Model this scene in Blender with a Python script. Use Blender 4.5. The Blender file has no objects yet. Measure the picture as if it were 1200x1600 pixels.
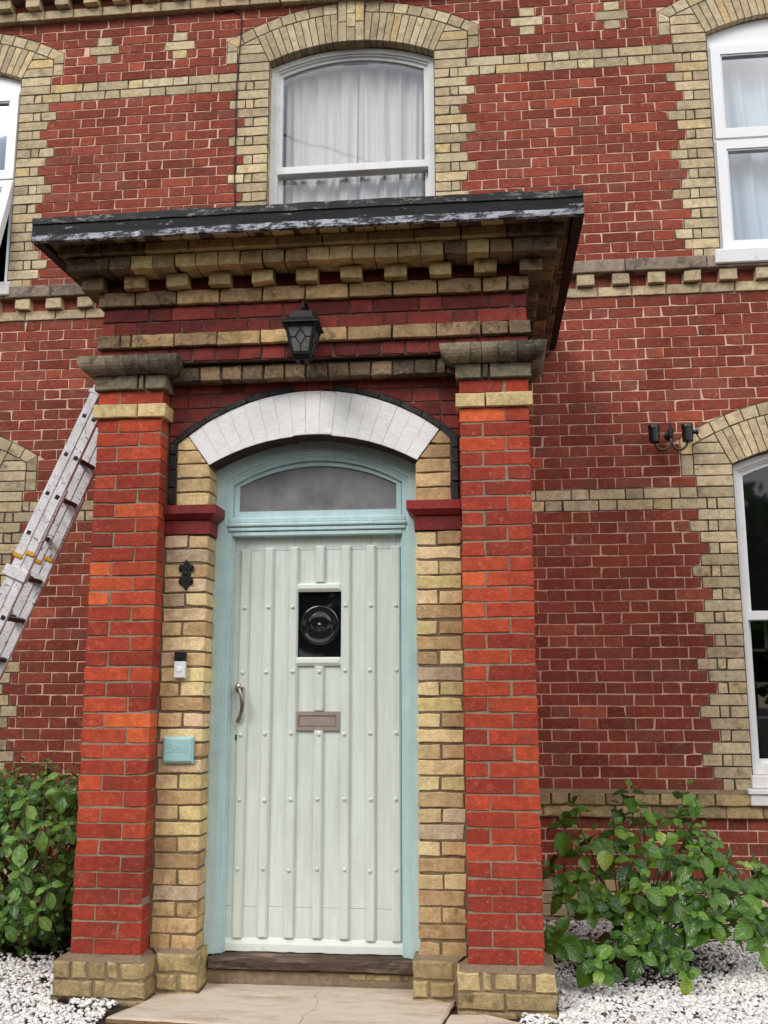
import bpy, math, random
import numpy as np
from mathutils import Vector, Matrix

# ------------------------------------------------------------------ camera, sky, sun, exposure
scene = bpy.context.scene
CAM = Vector((0.890, -4.8142, 1.2081))
FW = Vector((-0.10255007, 0.97826965, 0.18019984))
RT = Vector((0.99452866, 0.10445819, -0.00110597))
UP = Vector((0.01990528, -0.17910048, 0.9836294))
FPX = 1552.92
cam_data = bpy.data.cameras.new('camera')
cam_data.sensor_fit = 'VERTICAL'
cam_data.sensor_height = 36.0
cam_data.lens = FPX / 1600.0 * 36.0
cam_data.clip_start = 0.05
cam_data.clip_end = 1000.0
cam = bpy.data.objects.new('camera', cam_data)
scene.collection.objects.link(cam)
m = Matrix((RT, UP, -FW)).transposed().to_4x4()
m.translation = CAM
cam.matrix_world = m
scene.camera = cam

SUN_EL, SUN_AZ = 41.0, -38.0      # degrees; azimuth from the street side (-y), minus = to the left
world = bpy.data.worlds.new('World')
scene.world = world
world.use_nodes = True
wn, wl = world.node_tree.nodes, world.node_tree.links
wn.clear()
sky = wn.new('ShaderNodeTexSky')
sky.sky_type = 'NISHITA'
sky.sun_disc = False
sky.sun_elevation = math.radians(SUN_EL)
sky.sun_rotation = math.radians(180.0 + SUN_AZ)
sky.air_density = 1.0
sky.dust_density = 2.0
sky.ozone_density = 1.0
grey = wn.new('ShaderNodeHueSaturation')     # cloud layer: the blue taken out of the sky
grey.inputs['Saturation'].default_value = 0.06
blue = wn.new('ShaderNodeHueSaturation')     # thinner patches between the clouds
blue.inputs['Saturation'].default_value = 0.75
blue.inputs['Value'].default_value = 0.95
wc_ = wn.new('ShaderNodeTexCoord')
cl = wn.new('ShaderNodeTexNoise')
cl.inputs['Scale'].default_value = 2.6
cl.inputs['Detail'].default_value = 6.0
cl.inputs['Roughness'].default_value = 0.6
cr = wn.new('ShaderNodeValToRGB')
cr.color_ramp.elements[0].position = 0.44
cr.color_ramp.elements[1].position = 0.62
mixs = wn.new('ShaderNodeMix')
mixs.data_type = 'RGBA'
bg = wn.new('ShaderNodeBackground')
bg.inputs['Strength'].default_value = 0.115
wo = wn.new('ShaderNodeOutputWorld')
wl.new(sky.outputs[0], grey.inputs['Color'])
wl.new(sky.outputs[0], blue.inputs['Color'])
wl.new(wc_.outputs['Generated'], cl.inputs['Vector'])
wl.new(cl.outputs[0], cr.inputs[0])
wl.new(cr.outputs[0], mixs.inputs[0])
wl.new(grey.outputs[0], mixs.inputs[6])
wl.new(blue.outputs[0], mixs.inputs[7])
wl.new(mixs.outputs[2], bg.inputs['Color'])
wl.new(bg.outputs[0], wo.inputs[0])

sun_data = bpy.data.lights.new('sun', 'SUN')
sun_data.energy = 1.5
sun_data.angle = math.radians(28.0)
sun_data.color = (1.0, 0.97, 0.93)
sun = bpy.data.objects.new('sun', sun_data)
scene.collection.objects.link(sun)
el, az = math.radians(SUN_EL), math.radians(SUN_AZ)
to_sun = Vector((math.sin(az) * math.cos(el), -math.cos(az) * math.cos(el), math.sin(el)))
sun.rotation_euler = to_sun.to_track_quat('Z', 'Y').to_euler()
sun.location = to_sun * 20

scene.view_settings.view_transform = 'Standard'
scene.view_settings.look = 'None'
scene.view_settings.exposure = 0.54
scene.view_settings.gamma = 1.0
scene.view_settings.use_curve_mapping = False
scene.cycles.use_denoising = True
scene.cycles.max_bounces = 5
scene.cycles.diffuse_bounces = 3
scene.cycles.caustics_reflective = False
scene.cycles.caustics_refractive = False
scene.cycles.transparent_max_bounces = 12

# ------------------------------------------------------------------ helpers
rnd = random.Random(7)
COL = scene.collection.objects
PH = 1.82009          # main wall face
GP = 0.0746939        # porch brick gauge
GW = 0.0750540        # main wall gauge
ZW = 0.606407


def project(x, y, z):
    d = Vector((x, y, z)) - CAM
    w = d.dot(FW)
    if w < 0.1:
        return (-9999, -9999)
    return (600 + FPX * d.dot(RT) / w, 800 - FPX * d.dot(UP) / w)


def unproject(px, py, Y):
    d = FW + RT * ((px - 600) / FPX) - UP * ((py - 800) / FPX)
    t = (Y - CAM.y) / d.y
    return CAM + d * t


def lin(r, g, b):
    f = lambda c: (c / 255.0) / 12.92 if c <= 10 else (((c / 255.0) + 0.055) / 1.055) ** 2.4
    return (f(r), f(g), f(b), 1.0)


WORLD_LOC = {}


def tag(o, label=None, category=None, group=None, kind=None):
    if label:
        o['label'] = label
    if category:
        o['category'] = category
    if group:
        o['group'] = group
    if kind:
        o['kind'] = kind
    return o


def put(o, parent=None, loc=None):
    COL.link(o)
    if loc is not None:
        WORLD_LOC[o.name] = Vector(loc)
        o.location = loc
    else:
        WORLD_LOC[o.name] = Vector((0, 0, 0))
    if parent is not None:
        o.parent = parent
        o.location = WORLD_LOC[o.name] - WORLD_LOC[parent.name]
    return o


def empty(name, loc=(0, 0, 0), parent=None):
    o = bpy.data.objects.new(name, None)
    o.empty_display_size = 0.1
    return put(o, parent, loc)


class MB:
    """collects shapes and builds them as one mesh object"""

    def __init__(s):
        s.v, s.f, s.m, s.t = [], [], [], []

    def add(s, verts, faces, mat=0, tone=(0.5, 0.5, 0.5, 0)):
        b = len(s.v)
        s.v += [tuple(v) for v in verts]
        s.t += [tone] * len(verts)
        s.f += [tuple(i + b for i in f) for f in faces]
        s.m += (list(mat) if isinstance(mat, (list, tuple)) else [mat] * len(faces))
        return s

    def box(s, x0, x1, y0, y1, z0, z1, ch=0.0, mat=0, tone=(0.5, 0.5, 0.5, 0), xf=None):
        if ch <= 0:
            vs = [(x, y, z) for z in (z0, z1) for y in (y0, y1) for x in (x0, x1)]
            fs = [(0, 1, 5, 4), (1, 3, 7, 5), (3, 2, 6, 7), (2, 0, 4, 6), (4, 5, 7, 6), (0, 2, 3, 1)]
        else:
            c = min(ch, (x1 - x0) * .45, (y1 - y0) * .45, (z1 - z0) * .45)
            vs, fs, idx = [], [], {}
            X, Y, Z = (x0, x1), (y0, y1), (z0, z1)
            for i in (0, 1):
                for j in (0, 1):
                    for k in (0, 1):
                        dx, dy, dz = (c if i == 0 else -c), (c if j == 0 else -c), (c if k == 0 else -c)
                        for a, p in enumerate(((X[i], Y[j] + dy, Z[k] + dz), (X[i] + dx, Y[j], Z[k] + dz), (X[i] + dx, Y[j] + dy, Z[k]))):
                            idx[(i, j, k, a)] = len(vs)
                            vs.append(p)
            g = lambda i, j, k, a: idx[(i, j, k, a)]
            for i in (0, 1):
                q = [g(i, 0, 0, 0), g(i, 1, 0, 0), g(i, 1, 1, 0), g(i, 0, 1, 0)]
                fs.append(tuple(q if i else q[::-1]))
                q = [g(0, i, 0, 1), g(1, i, 0, 1), g(1, i, 1, 1), g(0, i, 1, 1)]
                fs.append(tuple(q[::-1] if i else q))
                q = [g(0, 0, i, 2), g(1, 0, i, 2), g(1, 1, i, 2), g(0, 1, i, 2)]
                fs.append(tuple(q if i else q[::-1]))
            for i in (0, 1):
                for j in (0, 1):
                    fs.append((g(i, j, 0, 0), g(i, j, 0, 1), g(i, j, 1, 1), g(i, j, 1, 0)))
                    fs.append((g(i, 0, j, 0), g(i, 0, j, 2), g(i, 1, j, 2), g(i, 1, j, 0)))
                    fs.append((g(0, i, j, 1), g(0, i, j, 2), g(1, i, j, 2), g(1, i, j, 1)))
                    for k in (0, 1):
                        fs.append((g(i, j, k, 0), g(i, j, k, 1), g(i, j, k, 2)))
        if xf:
            vs = [xf(Vector(v)) for v in vs]
        return s.add(vs, fs, mat, tone)

    def prism(s, poly, y0, y1, ch=0.003, mat=0, mat_side=None, tone=(0.5, 0.5, 0.5, 0), mp=None, back=False, jit=0.0, R=None, seg=0.05, tilt=0.0):
        """extrude polygon (u,v) (anticlockwise seen from the front) from front y0 to back y1, chamfered front edge"""
        R = R or rnd
        P = []
        n = len(poly)
        for i in range(n):
            a, b = poly[i], poly[(i + 1) % n]
            L = math.hypot(b[0] - a[0], b[1] - a[1])
            k = max(1, int(L / seg + .35)) if jit > 0 else 1
            for q in range(k):
                t = q / k
                P.append((a[0] + (b[0] - a[0]) * t, a[1] + (b[1] - a[1]) * t))
        n = len(P)
        if jit > 0.001:
            mu_, mv_ = sum(q[0] for q in poly) / len(poly), sum(q[1] for q in poly) / len(poly)
            for i in range(n):
                if P[i] in poly and R.random() < .12:
                    L_ = math.hypot(P[i][0] - mu_, P[i][1] - mv_) or 1
                    k_ = R.uniform(.003, .0075) / L_
                    P[i] = (P[i][0] + (mu_ - P[i][0]) * k_, P[i][1] + (mv_ - P[i][1]) * k_ * 1.6)
        if jit > 0:
            P = [(u + R.uniform(-jit, jit), v + R.uniform(-jit, jit)) for u, v in P]
        I = []
        for i in range(n):
            a, b, c = P[i - 1], P[i], P[(i + 1) % n]
            e1 = (b[0] - a[0], b[1] - a[1]); e2 = (c[0] - b[0], c[1] - b[1])
            l1 = math.hypot(*e1) or 1e-9; l2 = math.hypot(*e2) or 1e-9
            n1 = (-e1[1] / l1, e1[0] / l1); n2 = (-e2[1] / l2, e2[0] / l2)
            d = max(0.35, 1 + n1[0] * n2[0] + n1[1] * n2[1])
            I.append((b[0] + ch * (n1[0] + n2[0]) / d, b[1] + ch * (n1[1] + n2[1]) / d))
        tu, tv = R.uniform(-tilt, tilt), R.uniform(-tilt, tilt)
        cu = sum(q[0] for q in P) / n; cv = sum(q[1] for q in P) / n
        mp = mp or (lambda u, v, w: (u, w, v))
        vs = [mp(u, v, y0 + (u - cu) * tu + (v - cv) * tv) for u, v in I]
        vs += [mp(u, v, y0 + ch + (u - cu) * tu + (v - cv) * tv) for u, v in P]
        vs += [mp(u, v, y1) for u, v in P]
        fs = [tuple(range(n))]
        ms = [mat]
        sm = mat if mat_side is None else mat_side
        for i in range(n):
            j = (i + 1) % n
            fs.append((i, n + i, n + j, j)); ms.append(mat)
            fs.append((n + i, 2 * n + i, 2 * n + j, n + j)); ms.append(sm)
        if back:
            fs.append(tuple(range(3 * n - 1, 2 * n - 1, -1))); ms.append(sm)
        return s.add(vs, fs, ms, tone)

    def tube(s, pts, r, n=8, mat=0, cap=True, tone=(0.5, 0.5, 0.5, 0)):
        pts = [Vector(p) for p in pts]
        rr = r if isinstance(r, (list, tuple)) else [r] * len(pts)
        vs, fs = [], []
        up = Vector((0, 0, 1))
        prev = None
        for i, p in enumerate(pts):
            t = (pts[min(i + 1, len(pts) - 1)] - pts[max(i - 1, 0)]).normalized()
            if prev is None:
                a = t.cross(up if abs(t.z) < .9 else Vector((1, 0, 0))).normalized()
            else:
                a = (prev - t * prev.dot(t)).normalized()
            prev = a
            b = t.cross(a)
            for k in range(n):
                an = 2 * math.pi * k / n
                vs.append(p + (a * math.cos(an) + b * math.sin(an)) * rr[i])
        for i in range(len(pts) - 1):
            for k in range(n):
                k2 = (k + 1) % n
                fs.append((i * n + k, i * n + k2, (i + 1) * n + k2, (i + 1) * n + k))
        if cap:
            fs.append(tuple(range(n - 1, -1, -1)))
            fs.append(tuple(range((len(pts) - 1) * n, len(pts) * n)))
        return s.add(vs, fs, mat, tone)

    def lathe(s, prof, c, axis, n=16, mat=0, tone=(0.5, 0.5, 0.5, 0)):
        """prof: (radius, height) along axis from c"""
        ax = Vector(axis).normalized()
        a = ax.cross(Vector((0, 0, 1)) if abs(ax.z) < .9 else Vector((1, 0, 0))).normalized()
        b = ax.cross(a)
        c = Vector(c)
        vs, fs = [], []
        for r, h in prof:
            for k in range(n):
                an = 2 * math.pi * k / n
                vs.append(c + ax * h + (a * math.cos(an) + b * math.sin(an)) * r)
        for i in range(len(prof) - 1):
            for k in range(n):
                k2 = (k + 1) % n
                fs.append((i * n + k, i * n + k2, (i + 1) * n + k2, (i + 1) * n + k))
        fs.append(tuple(range(n - 1, -1, -1)))
        fs.append(tuple(range((len(prof) - 1) * n, len(prof) * n)))
        return s.add(vs, fs, mat, tone)

    def quad(s, x0, x1, z0, z1, y, mat=0):
        return s.add([(x0, y, z0), (x1, y, z0), (x1, y, z1), (x0, y, z1)], [(0, 1, 2, 3)], mat)

    def build(s, name, mats, parent=None, smooth=False, kind=None, loc=None, angle=None):
        me = bpy.data.meshes.new(name)
        vv = s.v
        if loc is not None:
            vv = [(v[0] - loc[0], v[1] - loc[1], v[2] - loc[2]) for v in vv]
        me.from_pydata(vv, [], s.f)
        for mt in (mats if isinstance(mats, (list, tuple)) else [mats]):
            me.materials.append(mt)
        if any(s.m):
            me.polygons.foreach_set('material_index', s.m)
        at = me.color_attributes.new('tone', 'FLOAT_COLOR', 'POINT')
        at.data.foreach_set('color', np.array(s.t, dtype=np.float32).ravel())
        if smooth:
            me.polygons.foreach_set('use_smooth', [True] * len(me.polygons))
            if angle:
                me.set_sharp_from_angle(angle=math.radians(angle))
        me.update()
        o = bpy.data.objects.new(name, me)
        put(o, parent, loc)
        if kind:
            o['kind'] = kind
        return o


def clip(poly, a, b):
    """keep the part of poly to the left of the directed line a->b"""
    out = []
    dx, dy = b[0] - a[0], b[1] - a[1]
    side = lambda p: dx * (p[1] - a[1]) - dy * (p[0] - a[0])
    for i in range(len(poly)):
        p, q = poly[i - 1], poly[i]
        sp, sq = side(p), side(q)
        if (sp >= 0) != (sq >= 0):
            t = sp / (sp - sq)
            out.append((p[0] + (q[0] - p[0]) * t, p[1] + (q[1] - p[1]) * t))
        if sq >= 0:
            out.append(q)
    return out


def area(poly):
    return 0.5 * sum(poly[i - 1][0] * poly[i][1] - poly[i][0] * poly[i - 1][1] for i in range(len(poly)))


def rect(x0, x1, z0, z1):
    return [(x0, z0), (x1, z0), (x1, z1), (x0, z1)]


class Pieces:
    """pieces of one kind on one parent: the ones that show largest become objects, the rest one part of kind stuff"""

    def __init__(s, parent, name, mats, limit=300, hidden=None, ch=0.003, jit=0.0012, tilt=0.012):
        s.parent, s.name, s.mats, s.limit, s.hidden, s.it = parent, name, mats, limit, hidden, []
        s.ch, s.jit, s.tilt = ch, jit, tilt

    def add(s, poly, y0, y1, tone, mp=None, mat=0, mat_side=None, ch=None, score=None, custom=None, jit=None):
        if custom is None and (len(poly) < 3 or area(poly) < 2e-4):
            return
        if score is None:
            f = mp or (lambda u, v, w: (u, w, v))
            pp = [project(*f(u, v, y0)) for u, v in poly]
            cx = sum(p[0] for p in pp) / len(pp); cy = sum(p[1] for p in pp) / len(pp)
            pp = [(min(1200, max(0, a)), min(1600, max(0, b))) for a, b in pp]
            score = abs(area(pp))
            if s.hidden and s.hidden(cx, cy):
                score = 0
        s.it.append((score, poly, y0, y1, tone, mp, mat, mat_side, ch, custom, jit))

    def build(s):
        s.it.sort(key=lambda q: -q[0])
        rest = MB()
        n = 0
        for q in s.it:
            sc, poly, y0, y1, tone, mp, mat, ms, ch, custom, jit = q
            single = sc > 12 and n < s.limit
            b = MB() if single else rest
            if custom:
                b.add(custom[0], custom[1], custom[2] if len(custom) > 2 else mat, tone)
            else:
                b.prism(poly, y0, y1, s.ch if ch is None else ch, mat, ms, tone, mp, jit=s.jit if jit is None else jit, tilt=s.tilt)
            if single:
                b.build(s.name, s.mats, s.parent)
                n += 1
        if rest.v:
            rest.build(s.name + '_remainder', s.mats, s.parent, kind='stuff')


# ------------------------------------------------------------------ materials
def new_mat(name):
    mt = bpy.data.materials.new(name)
    mt.use_nodes = True
    nt = mt.node_tree
    p = nt.nodes['Principled BSDF']
    return mt, nt.nodes, nt.links, p


def N(nodes, t, **kw):
    n = nodes.new(t)
    for k, v in kw.items():
        if k in n.inputs.keys():
            n.inputs[k].default_value = v
        else:
            setattr(n, k, v)
    return n


def mixc(nodes, links, fac, a, b, mode='MIX'):
    n = nodes.new('ShaderNodeMix')
    n.data_type = 'RGBA'
    n.blend_type = mode
    for sock, val in ((n.inputs[0], fac), (n.inputs[6], a), (n.inputs[7], b)):
        if hasattr(val, 'links') or isinstance(val, bpy.types.NodeSocket):
            links.new(val, sock)
        else:
            sock.default_value = val
    return n.outputs[2]


def ramp(nodes, links, src, stops, interp='LINEAR'):
    r = nodes.new('ShaderNodeValToRGB')
    r.color_ramp.interpolation = interp
    e = r.color_ramp.elements
    while len(e) < len(stops):
        e.new(0.5)
    for i, (pos, c) in enumerate(stops):
        e[i].position = pos
        e[i].color = c if len(c) == 4 else (*c, 1)
    if src is not None:
        links.new(src, r.inputs[0])
    return r.outputs[0]


def gray(v):
    return (v, v, v, 1)


def coords(nodes, links, seeded=True):
    g = nodes.new('ShaderNodeNewGeometry')
    if not seeded:
        return g.outputs['Position'], None
    at = nodes.new('ShaderNodeAttribute')
    at.attribute_name = 'tone'
    sp = nodes.new('ShaderNodeSeparateColor')
    links.new(at.outputs['Color'], sp.inputs[0])
    mul = nodes.new('ShaderNodeMath'); mul.operation = 'MULTIPLY'; mul.inputs[1].default_value = 31.7
    links.new(sp.outputs[1], mul.inputs[0])
    add = nodes.new('ShaderNodeVectorMath'); add.operation = 'ADD'
    links.new(g.outputs['Position'], add.inputs[0])
    links.new(mul.outputs[0], add.inputs[1])
    return add.outputs[0], (sp, at)


def noise(nodes, links, vec, scale, detail=4, rough=0.6, dist=0.0):
    n = nodes.new('ShaderNodeTexNoise')
    n.inputs['Scale'].default_value = scale
    n.inputs['Detail'].default_value = detail
    n.inputs['Roughness'].default_value = rough
    n.inputs['Distortion'].default_value = dist
    links.new(vec, n.inputs['Vector'])
    return n.outputs[0]


def bump(nodes, links, h, strength, dist, p, normal=None):
    b = nodes.new('ShaderNodeBump')
    b.inputs['Strength'].default_value = strength
    b.inputs['Distance'].default_value = dist
    links.new(h, b.inputs['Height'])
    if normal:
        links.new(normal, b.inputs['Normal'])
    links.new(b.outputs[0], p.inputs['Normal'])
    return b.outputs[0]


def brick_mat(name, stops, patch, patch_amt=0.3, patch_scale=9.0, light=None, light_amt=0.0, rough=0.85, bstr=0.5, spec=0.25, vary=0.3, pit=0.5, spread=0.2, drift=0.16):
    """fired clay: one tone per brick from its own attribute, mottled, with patches (soot, fire skin) and pale rubbed spots"""
    mt, nd, lk, p = new_mat(name)
    vec, (sp, at) = coords(nd, lk)
    base = ramp(nd, lk, sp.outputs[0], stops)
    n1 = noise(nd, lk, vec, 26, 6, 0.7)
    v = ramp(nd, lk, n1, [(0.25, gray(1 - vary)), (0.75, gray(1 + vary))])
    c = mixc(nd, lk, 1.0, base, v, 'MULTIPLY')
    n2 = noise(nd, lk, vec, patch_scale, 5, 0.65, 0.4)
    pm = ramp(nd, lk, n2, [(0.5, gray(0)), (0.72, gray(1))])
    wm = nd.new('ShaderNodeMath'); wm.operation = 'MULTIPLY_ADD'
    lk.new(at.outputs['Alpha'], wm.inputs[0]); wm.inputs[1].default_value = 1.0; wm.inputs[2].default_value = patch_amt
    pf = nd.new('ShaderNodeMath'); pf.operation = 'MULTIPLY'; pf.use_clamp = True
    lk.new(pm, pf.inputs[0]); lk.new(wm.outputs[0], pf.inputs[1])
    c = mixc(nd, lk, pf.outputs[0], c, patch)
    if light:
        n3 = noise(nd, lk, vec, 34, 5, 0.75, 0.6)
        lm = ramp(nd, lk, n3, [(0.56, gray(0)), (0.68, gray(light_amt))])
        c = mixc(nd, lk, lm, c, light)
    n4 = noise(nd, lk, vec, 190, 3, 0.6)
    sm = ramp(nd, lk, n4, [(0.3, gray(1 - pit)), (0.43, gray(1))])
    c = mixc(nd, lk, 0.8, c, sm, 'MULTIPLY')
    br = nd.new('ShaderNodeMix'); br.data_type = 'RGBA'; br.blend_type = 'MULTIPLY'; br.inputs[0].default_value = 1
    lk.new(c, br.inputs[6])
    bv = ramp(nd, lk, sp.outputs[2], [(0, gray(1 - spread)), (1, gray(1 + spread))])
    lk.new(bv, br.inputs[7])
    gg = nd.new('ShaderNodeNewGeometry')
    nb = noise(nd, lk, gg.outputs['Position'], 1.3, 4, 0.6)
    dv = ramp(nd, lk, nb, [(0.3, gray(1 - drift)), (0.7, gray(1 + drift))])
    fin = mixc(nd, lk, 1.0, br.outputs[2], dv, 'MULTIPLY')
    lk.new(fin, p.inputs['Base Color'])
    p.inputs['Roughness'].default_value = rough
    p.inputs['Specular IOR Level'].default_value = spec
    hs = nd.new('ShaderNodeMath'); hs.operation = 'MULTIPLY_ADD'
    lk.new(n1, hs.inputs[0]); hs.inputs[1].default_value = 2.0; lk.new(n4, hs.inputs[2])
    bump(nd, lk, hs.outputs[0], bstr, 0.004, p)
    return mt


def plain_mat(name, col, rough=0.6, vary=0.15, scale=30, bstr=0.15, bdist=0.002, spec=0.3, metal=0.0, dirt=None, dirt_amt=0.0, dirt_scale=6.0, dirt_lo=0.5, fine=0.0, stretch=None, cracks=0, specks=None):
    mt, nd, lk, p = new_mat(name)
    vec, _ = coords(nd, lk, False)
    if stretch:
        mp = nd.new('ShaderNodeMapping'); mp.inputs['Scale'].default_value = stretch
        lk.new(vec, mp.inputs[0]); vec = mp.outputs[0]
    n1 = noise(nd, lk, vec, scale, 5, 0.65)
    v = ramp(nd, lk, n1, [(0.25, gray(1 - vary)), (0.75, gray(1 + vary))])
    c = mixc(nd, lk, 1.0, col, v, 'MULTIPLY')
    if dirt:
        n2 = noise(nd, lk, vec, dirt_scale, 6, 0.7, 0.3)
        dm = ramp(nd, lk, n2, [(dirt_lo, gray(0)), (min(1, dirt_lo + .18), gray(dirt_amt))])
        c = mixc(nd, lk, dm, c, dirt)
    if specks:
        gs_ = nd.new('ShaderNodeNewGeometry')
        n5 = noise(nd, lk, gs_.outputs['Position'], 48, 5, 0.7, 0.6)
        d5 = ramp(nd, lk, n5, [(0.68, gray(0)), (0.72, gray(0.6))])
        c = mixc(nd, lk, d5, c, specks)
        ms_ = nd.new('ShaderNodeMapping'); ms_.inputs['Scale'].default_value = (1, 1, .06)
        lk.new(gs_.outputs['Position'], ms_.inputs[0])
        n6 = noise(nd, lk, ms_.outputs[0], 34, 4, 0.6)
        d6 = ramp(nd, lk, n6, [(0.35, gray(0.93)), (0.65, gray(1.04))])
        c = mixc(nd, lk, 1.0, c, d6, 'MULTIPLY')
    if cracks:
        gp_ = nd.new('ShaderNodeNewGeometry')
        nn = nd.new('ShaderNodeTexNoise'); nn.inputs['Scale'].default_value = 7; nn.inputs['Detail'].default_value = 6
        lk.new(gp_.outputs['Position'], nn.inputs['Vector'])
        dm_ = nd.new('ShaderNodeVectorMath'); dm_.operation = 'MULTIPLY_ADD'
        lk.new(nn.outputs['Color'], dm_.inputs[0]); dm_.inputs[1].default_value = (.16, .16, 0); lk.new(gp_.outputs['Position'], dm_.inputs[2])
        vo = nd.new('ShaderNodeTexVoronoi'); vo.feature = 'DISTANCE_TO_EDGE'; vo.inputs['Scale'].default_value = cracks
        lk.new(dm_.outputs[0], vo.inputs['Vector'])
        cm_ = ramp(nd, lk, vo.outputs['Distance'], [(0.0, gray(0.55)), (0.003, gray(0))])
        c = mixc(nd, lk, cm_, c, lin(70, 58, 48))
    lk.new(c, p.inputs['Base Color'])
    p.inputs['Roughness'].default_value = rough
    p.inputs['Specular IOR Level'].default_value = spec
    p.inputs['Metallic'].default_value = metal
    if bstr:
        bump(nd, lk, n1, bstr, bdist, p)
    return mt


M = {}
# main wall: deep, slightly brown reds; buff gault quoins
M['wall_red'] = brick_mat('red wall brick', [(0, lin(126, 60, 48)), (0.45, lin(142, 68, 53)), (0.75, lin(152, 75, 58)), (0.9, lin(134, 76, 63)), (1, lin(178, 88, 62))], lin(112, 80, 66), 0.45, 7, lin(206, 154, 130), 0.36, rough=0.92, bstr=0.8, pit=0.45, spread=.13, vary=.28, drift=.2)
M['wall_buff'] = brick_mat('buff wall brick', [(0, lin(182, 164, 132)), (0.5, lin(202, 183, 148)), (0.8, lin(214, 197, 162)), (1, lin(210, 182, 130))], lin(144, 126, 102), 0.55, 12, lin(236, 222, 192), 0.5, bstr=0.9, pit=.5, spread=.14, vary=.28)
M['pillar_red'] = brick_mat('red rubbed pillar brick', [(0, lin(150, 58, 45)), (0.3, lin(176, 68, 48)), (0.6, lin(188, 76, 51)), (0.85, lin(200, 84, 53)), (1, lin(222, 106, 60))], lin(132, 62, 52), 0.5, 6, lin(222, 138, 102), 0.45, rough=0.8, bstr=0.9, vary=.32, spread=.1, pit=.45, drift=.2)
M['pier_buff'] = brick_mat('buff pier brick', [(0, lin(188, 154, 112)), (0.25, lin(212, 178, 130)), (0.5, lin(230, 206, 156)), (0.72, lin(226, 204, 140)), (0.88, lin(232, 200, 166)), (1, lin(198, 176, 146))], lin(150, 116, 80), 0.45, 11, lin(246, 230, 190), 0.5, rough=0.9, bstr=1.0, vary=.3, spread=.16, pit=.45)
M['soot_red'] = brick_mat('sooty red frieze brick', [(0, lin(104, 46, 43)), (0.5, lin(124, 54, 49)), (1, lin(144, 64, 56))], lin(72, 46, 44), 0.6, 7, lin(150, 92, 78), 0.25, rough=0.88, bstr=0.6)
M['soot_buff'] = brick_mat('sooty buff frieze brick', [(0, lin(104, 91, 78)), (0.35, lin(154, 128, 98)), (0.65, lin(196, 162, 116)), (1, lin(220, 186, 132))], lin(60, 52, 46), 0.7, 13, lin(212, 180, 128), 0.6, rough=0.92, bstr=1.0, vary=.4)
M['corn_buff'] = brick_mat('buff cornice brick', [(0, lin(178, 152, 110)), (0.5, lin(210, 182, 130)), (1, lin(224, 198, 144))], lin(96, 80, 60), 0.45, 9, lin(218, 198, 152), 0.35, rough=0.92, bstr=0.9, vary=.34)
M['cap_stone'] = brick_mat('weathered grey capital', [(0, lin(100, 92, 80)), (0.5, lin(128, 117, 100)), (1, lin(152, 140, 116))], lin(50, 48, 42), 0.8, 12, lin(182, 172, 142), 0.6, rough=0.94, bstr=1.0, vary=.45)
M['plinth'] = brick_mat('mossy buff plinth brick', [(0, lin(146, 126, 92)), (0.5, lin(176, 154, 112)), (1, lin(198, 176, 128))], lin(86, 78, 58), 0.65, 13, lin(212, 196, 150), 0.5, rough=0.96, bstr=1.0, vary=.42)
M['string_stone'] = brick_mat('weathered string course stone', [(0, lin(128, 112, 100)), (1, lin(160, 142, 126))], lin(88, 78, 72), 0.75, 10, lin(184, 172, 150), 0.5, rough=0.96, bstr=1.0, vary=.4)
M['white_arch'] = brick_mat('white painted brick', [(0, lin(250, 249, 246)), (1, lin(252, 251, 248))], lin(226, 222, 212), 0.45, 9, rough=0.65, bstr=0.9, vary=0.04, pit=0.08, spread=.05, drift=.04)
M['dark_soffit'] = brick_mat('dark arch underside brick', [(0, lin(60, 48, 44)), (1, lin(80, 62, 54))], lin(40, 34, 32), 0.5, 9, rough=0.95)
M['impost'] = brick_mat('red moulded impost', [(0, lin(122, 40, 38)), (1, lin(138, 46, 42))], lin(84, 36, 36), 0.5, 6, lin(190, 80, 70), 0.2, rough=0.55, bstr=0.4)
M['black_label'] = plain_mat('black painted label mould', lin(44, 42, 44), 0.7, 0.25, 30, 0.4, dirt=lin(92, 88, 88), dirt_amt=0.5, dirt_scale=16)

M['mort_wall'] = plain_mat('pale pink pointing', lin(228, 190, 166), 0.95, 0.15, 60, 0.4, 0.002, dirt=lin(166, 122, 102), dirt_amt=0.65, dirt_scale=5)
M['mort_dark'] = plain_mat('black ash mortar', lin(88, 78, 68), 0.95, 0.3, 80, 0.6, 0.003)
M['mort_porch'] = plain_mat('grey brown mortar', lin(150, 136, 116), 0.95, 0.25, 70, 0.7, 0.004, dirt=lin(104, 92, 78), dirt_amt=0.7, dirt_scale=9)
M['mort_pier'] = plain_mat('dark brown mortar', lin(124, 106, 84), 0.95, 0.3, 70, 0.7, 0.004, dirt=lin(50, 42, 36), dirt_amt=0.8, dirt_scale=9)
M['mort_soot'] = plain_mat('sooty mortar', lin(92, 74, 64), 0.95, 0.4, 40, 0.7, 0.004, dirt=lin(190, 150, 116), dirt_amt=0.8, dirt_scale=22, dirt_lo=0.55)
M['cement'] = plain_mat('brown cement fillet', lin(138, 120, 98), 0.95, 0.25, 60, 0.8, 0.004, dirt=lin(100, 86, 66), dirt_amt=0.6, dirt_scale=10)

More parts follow.
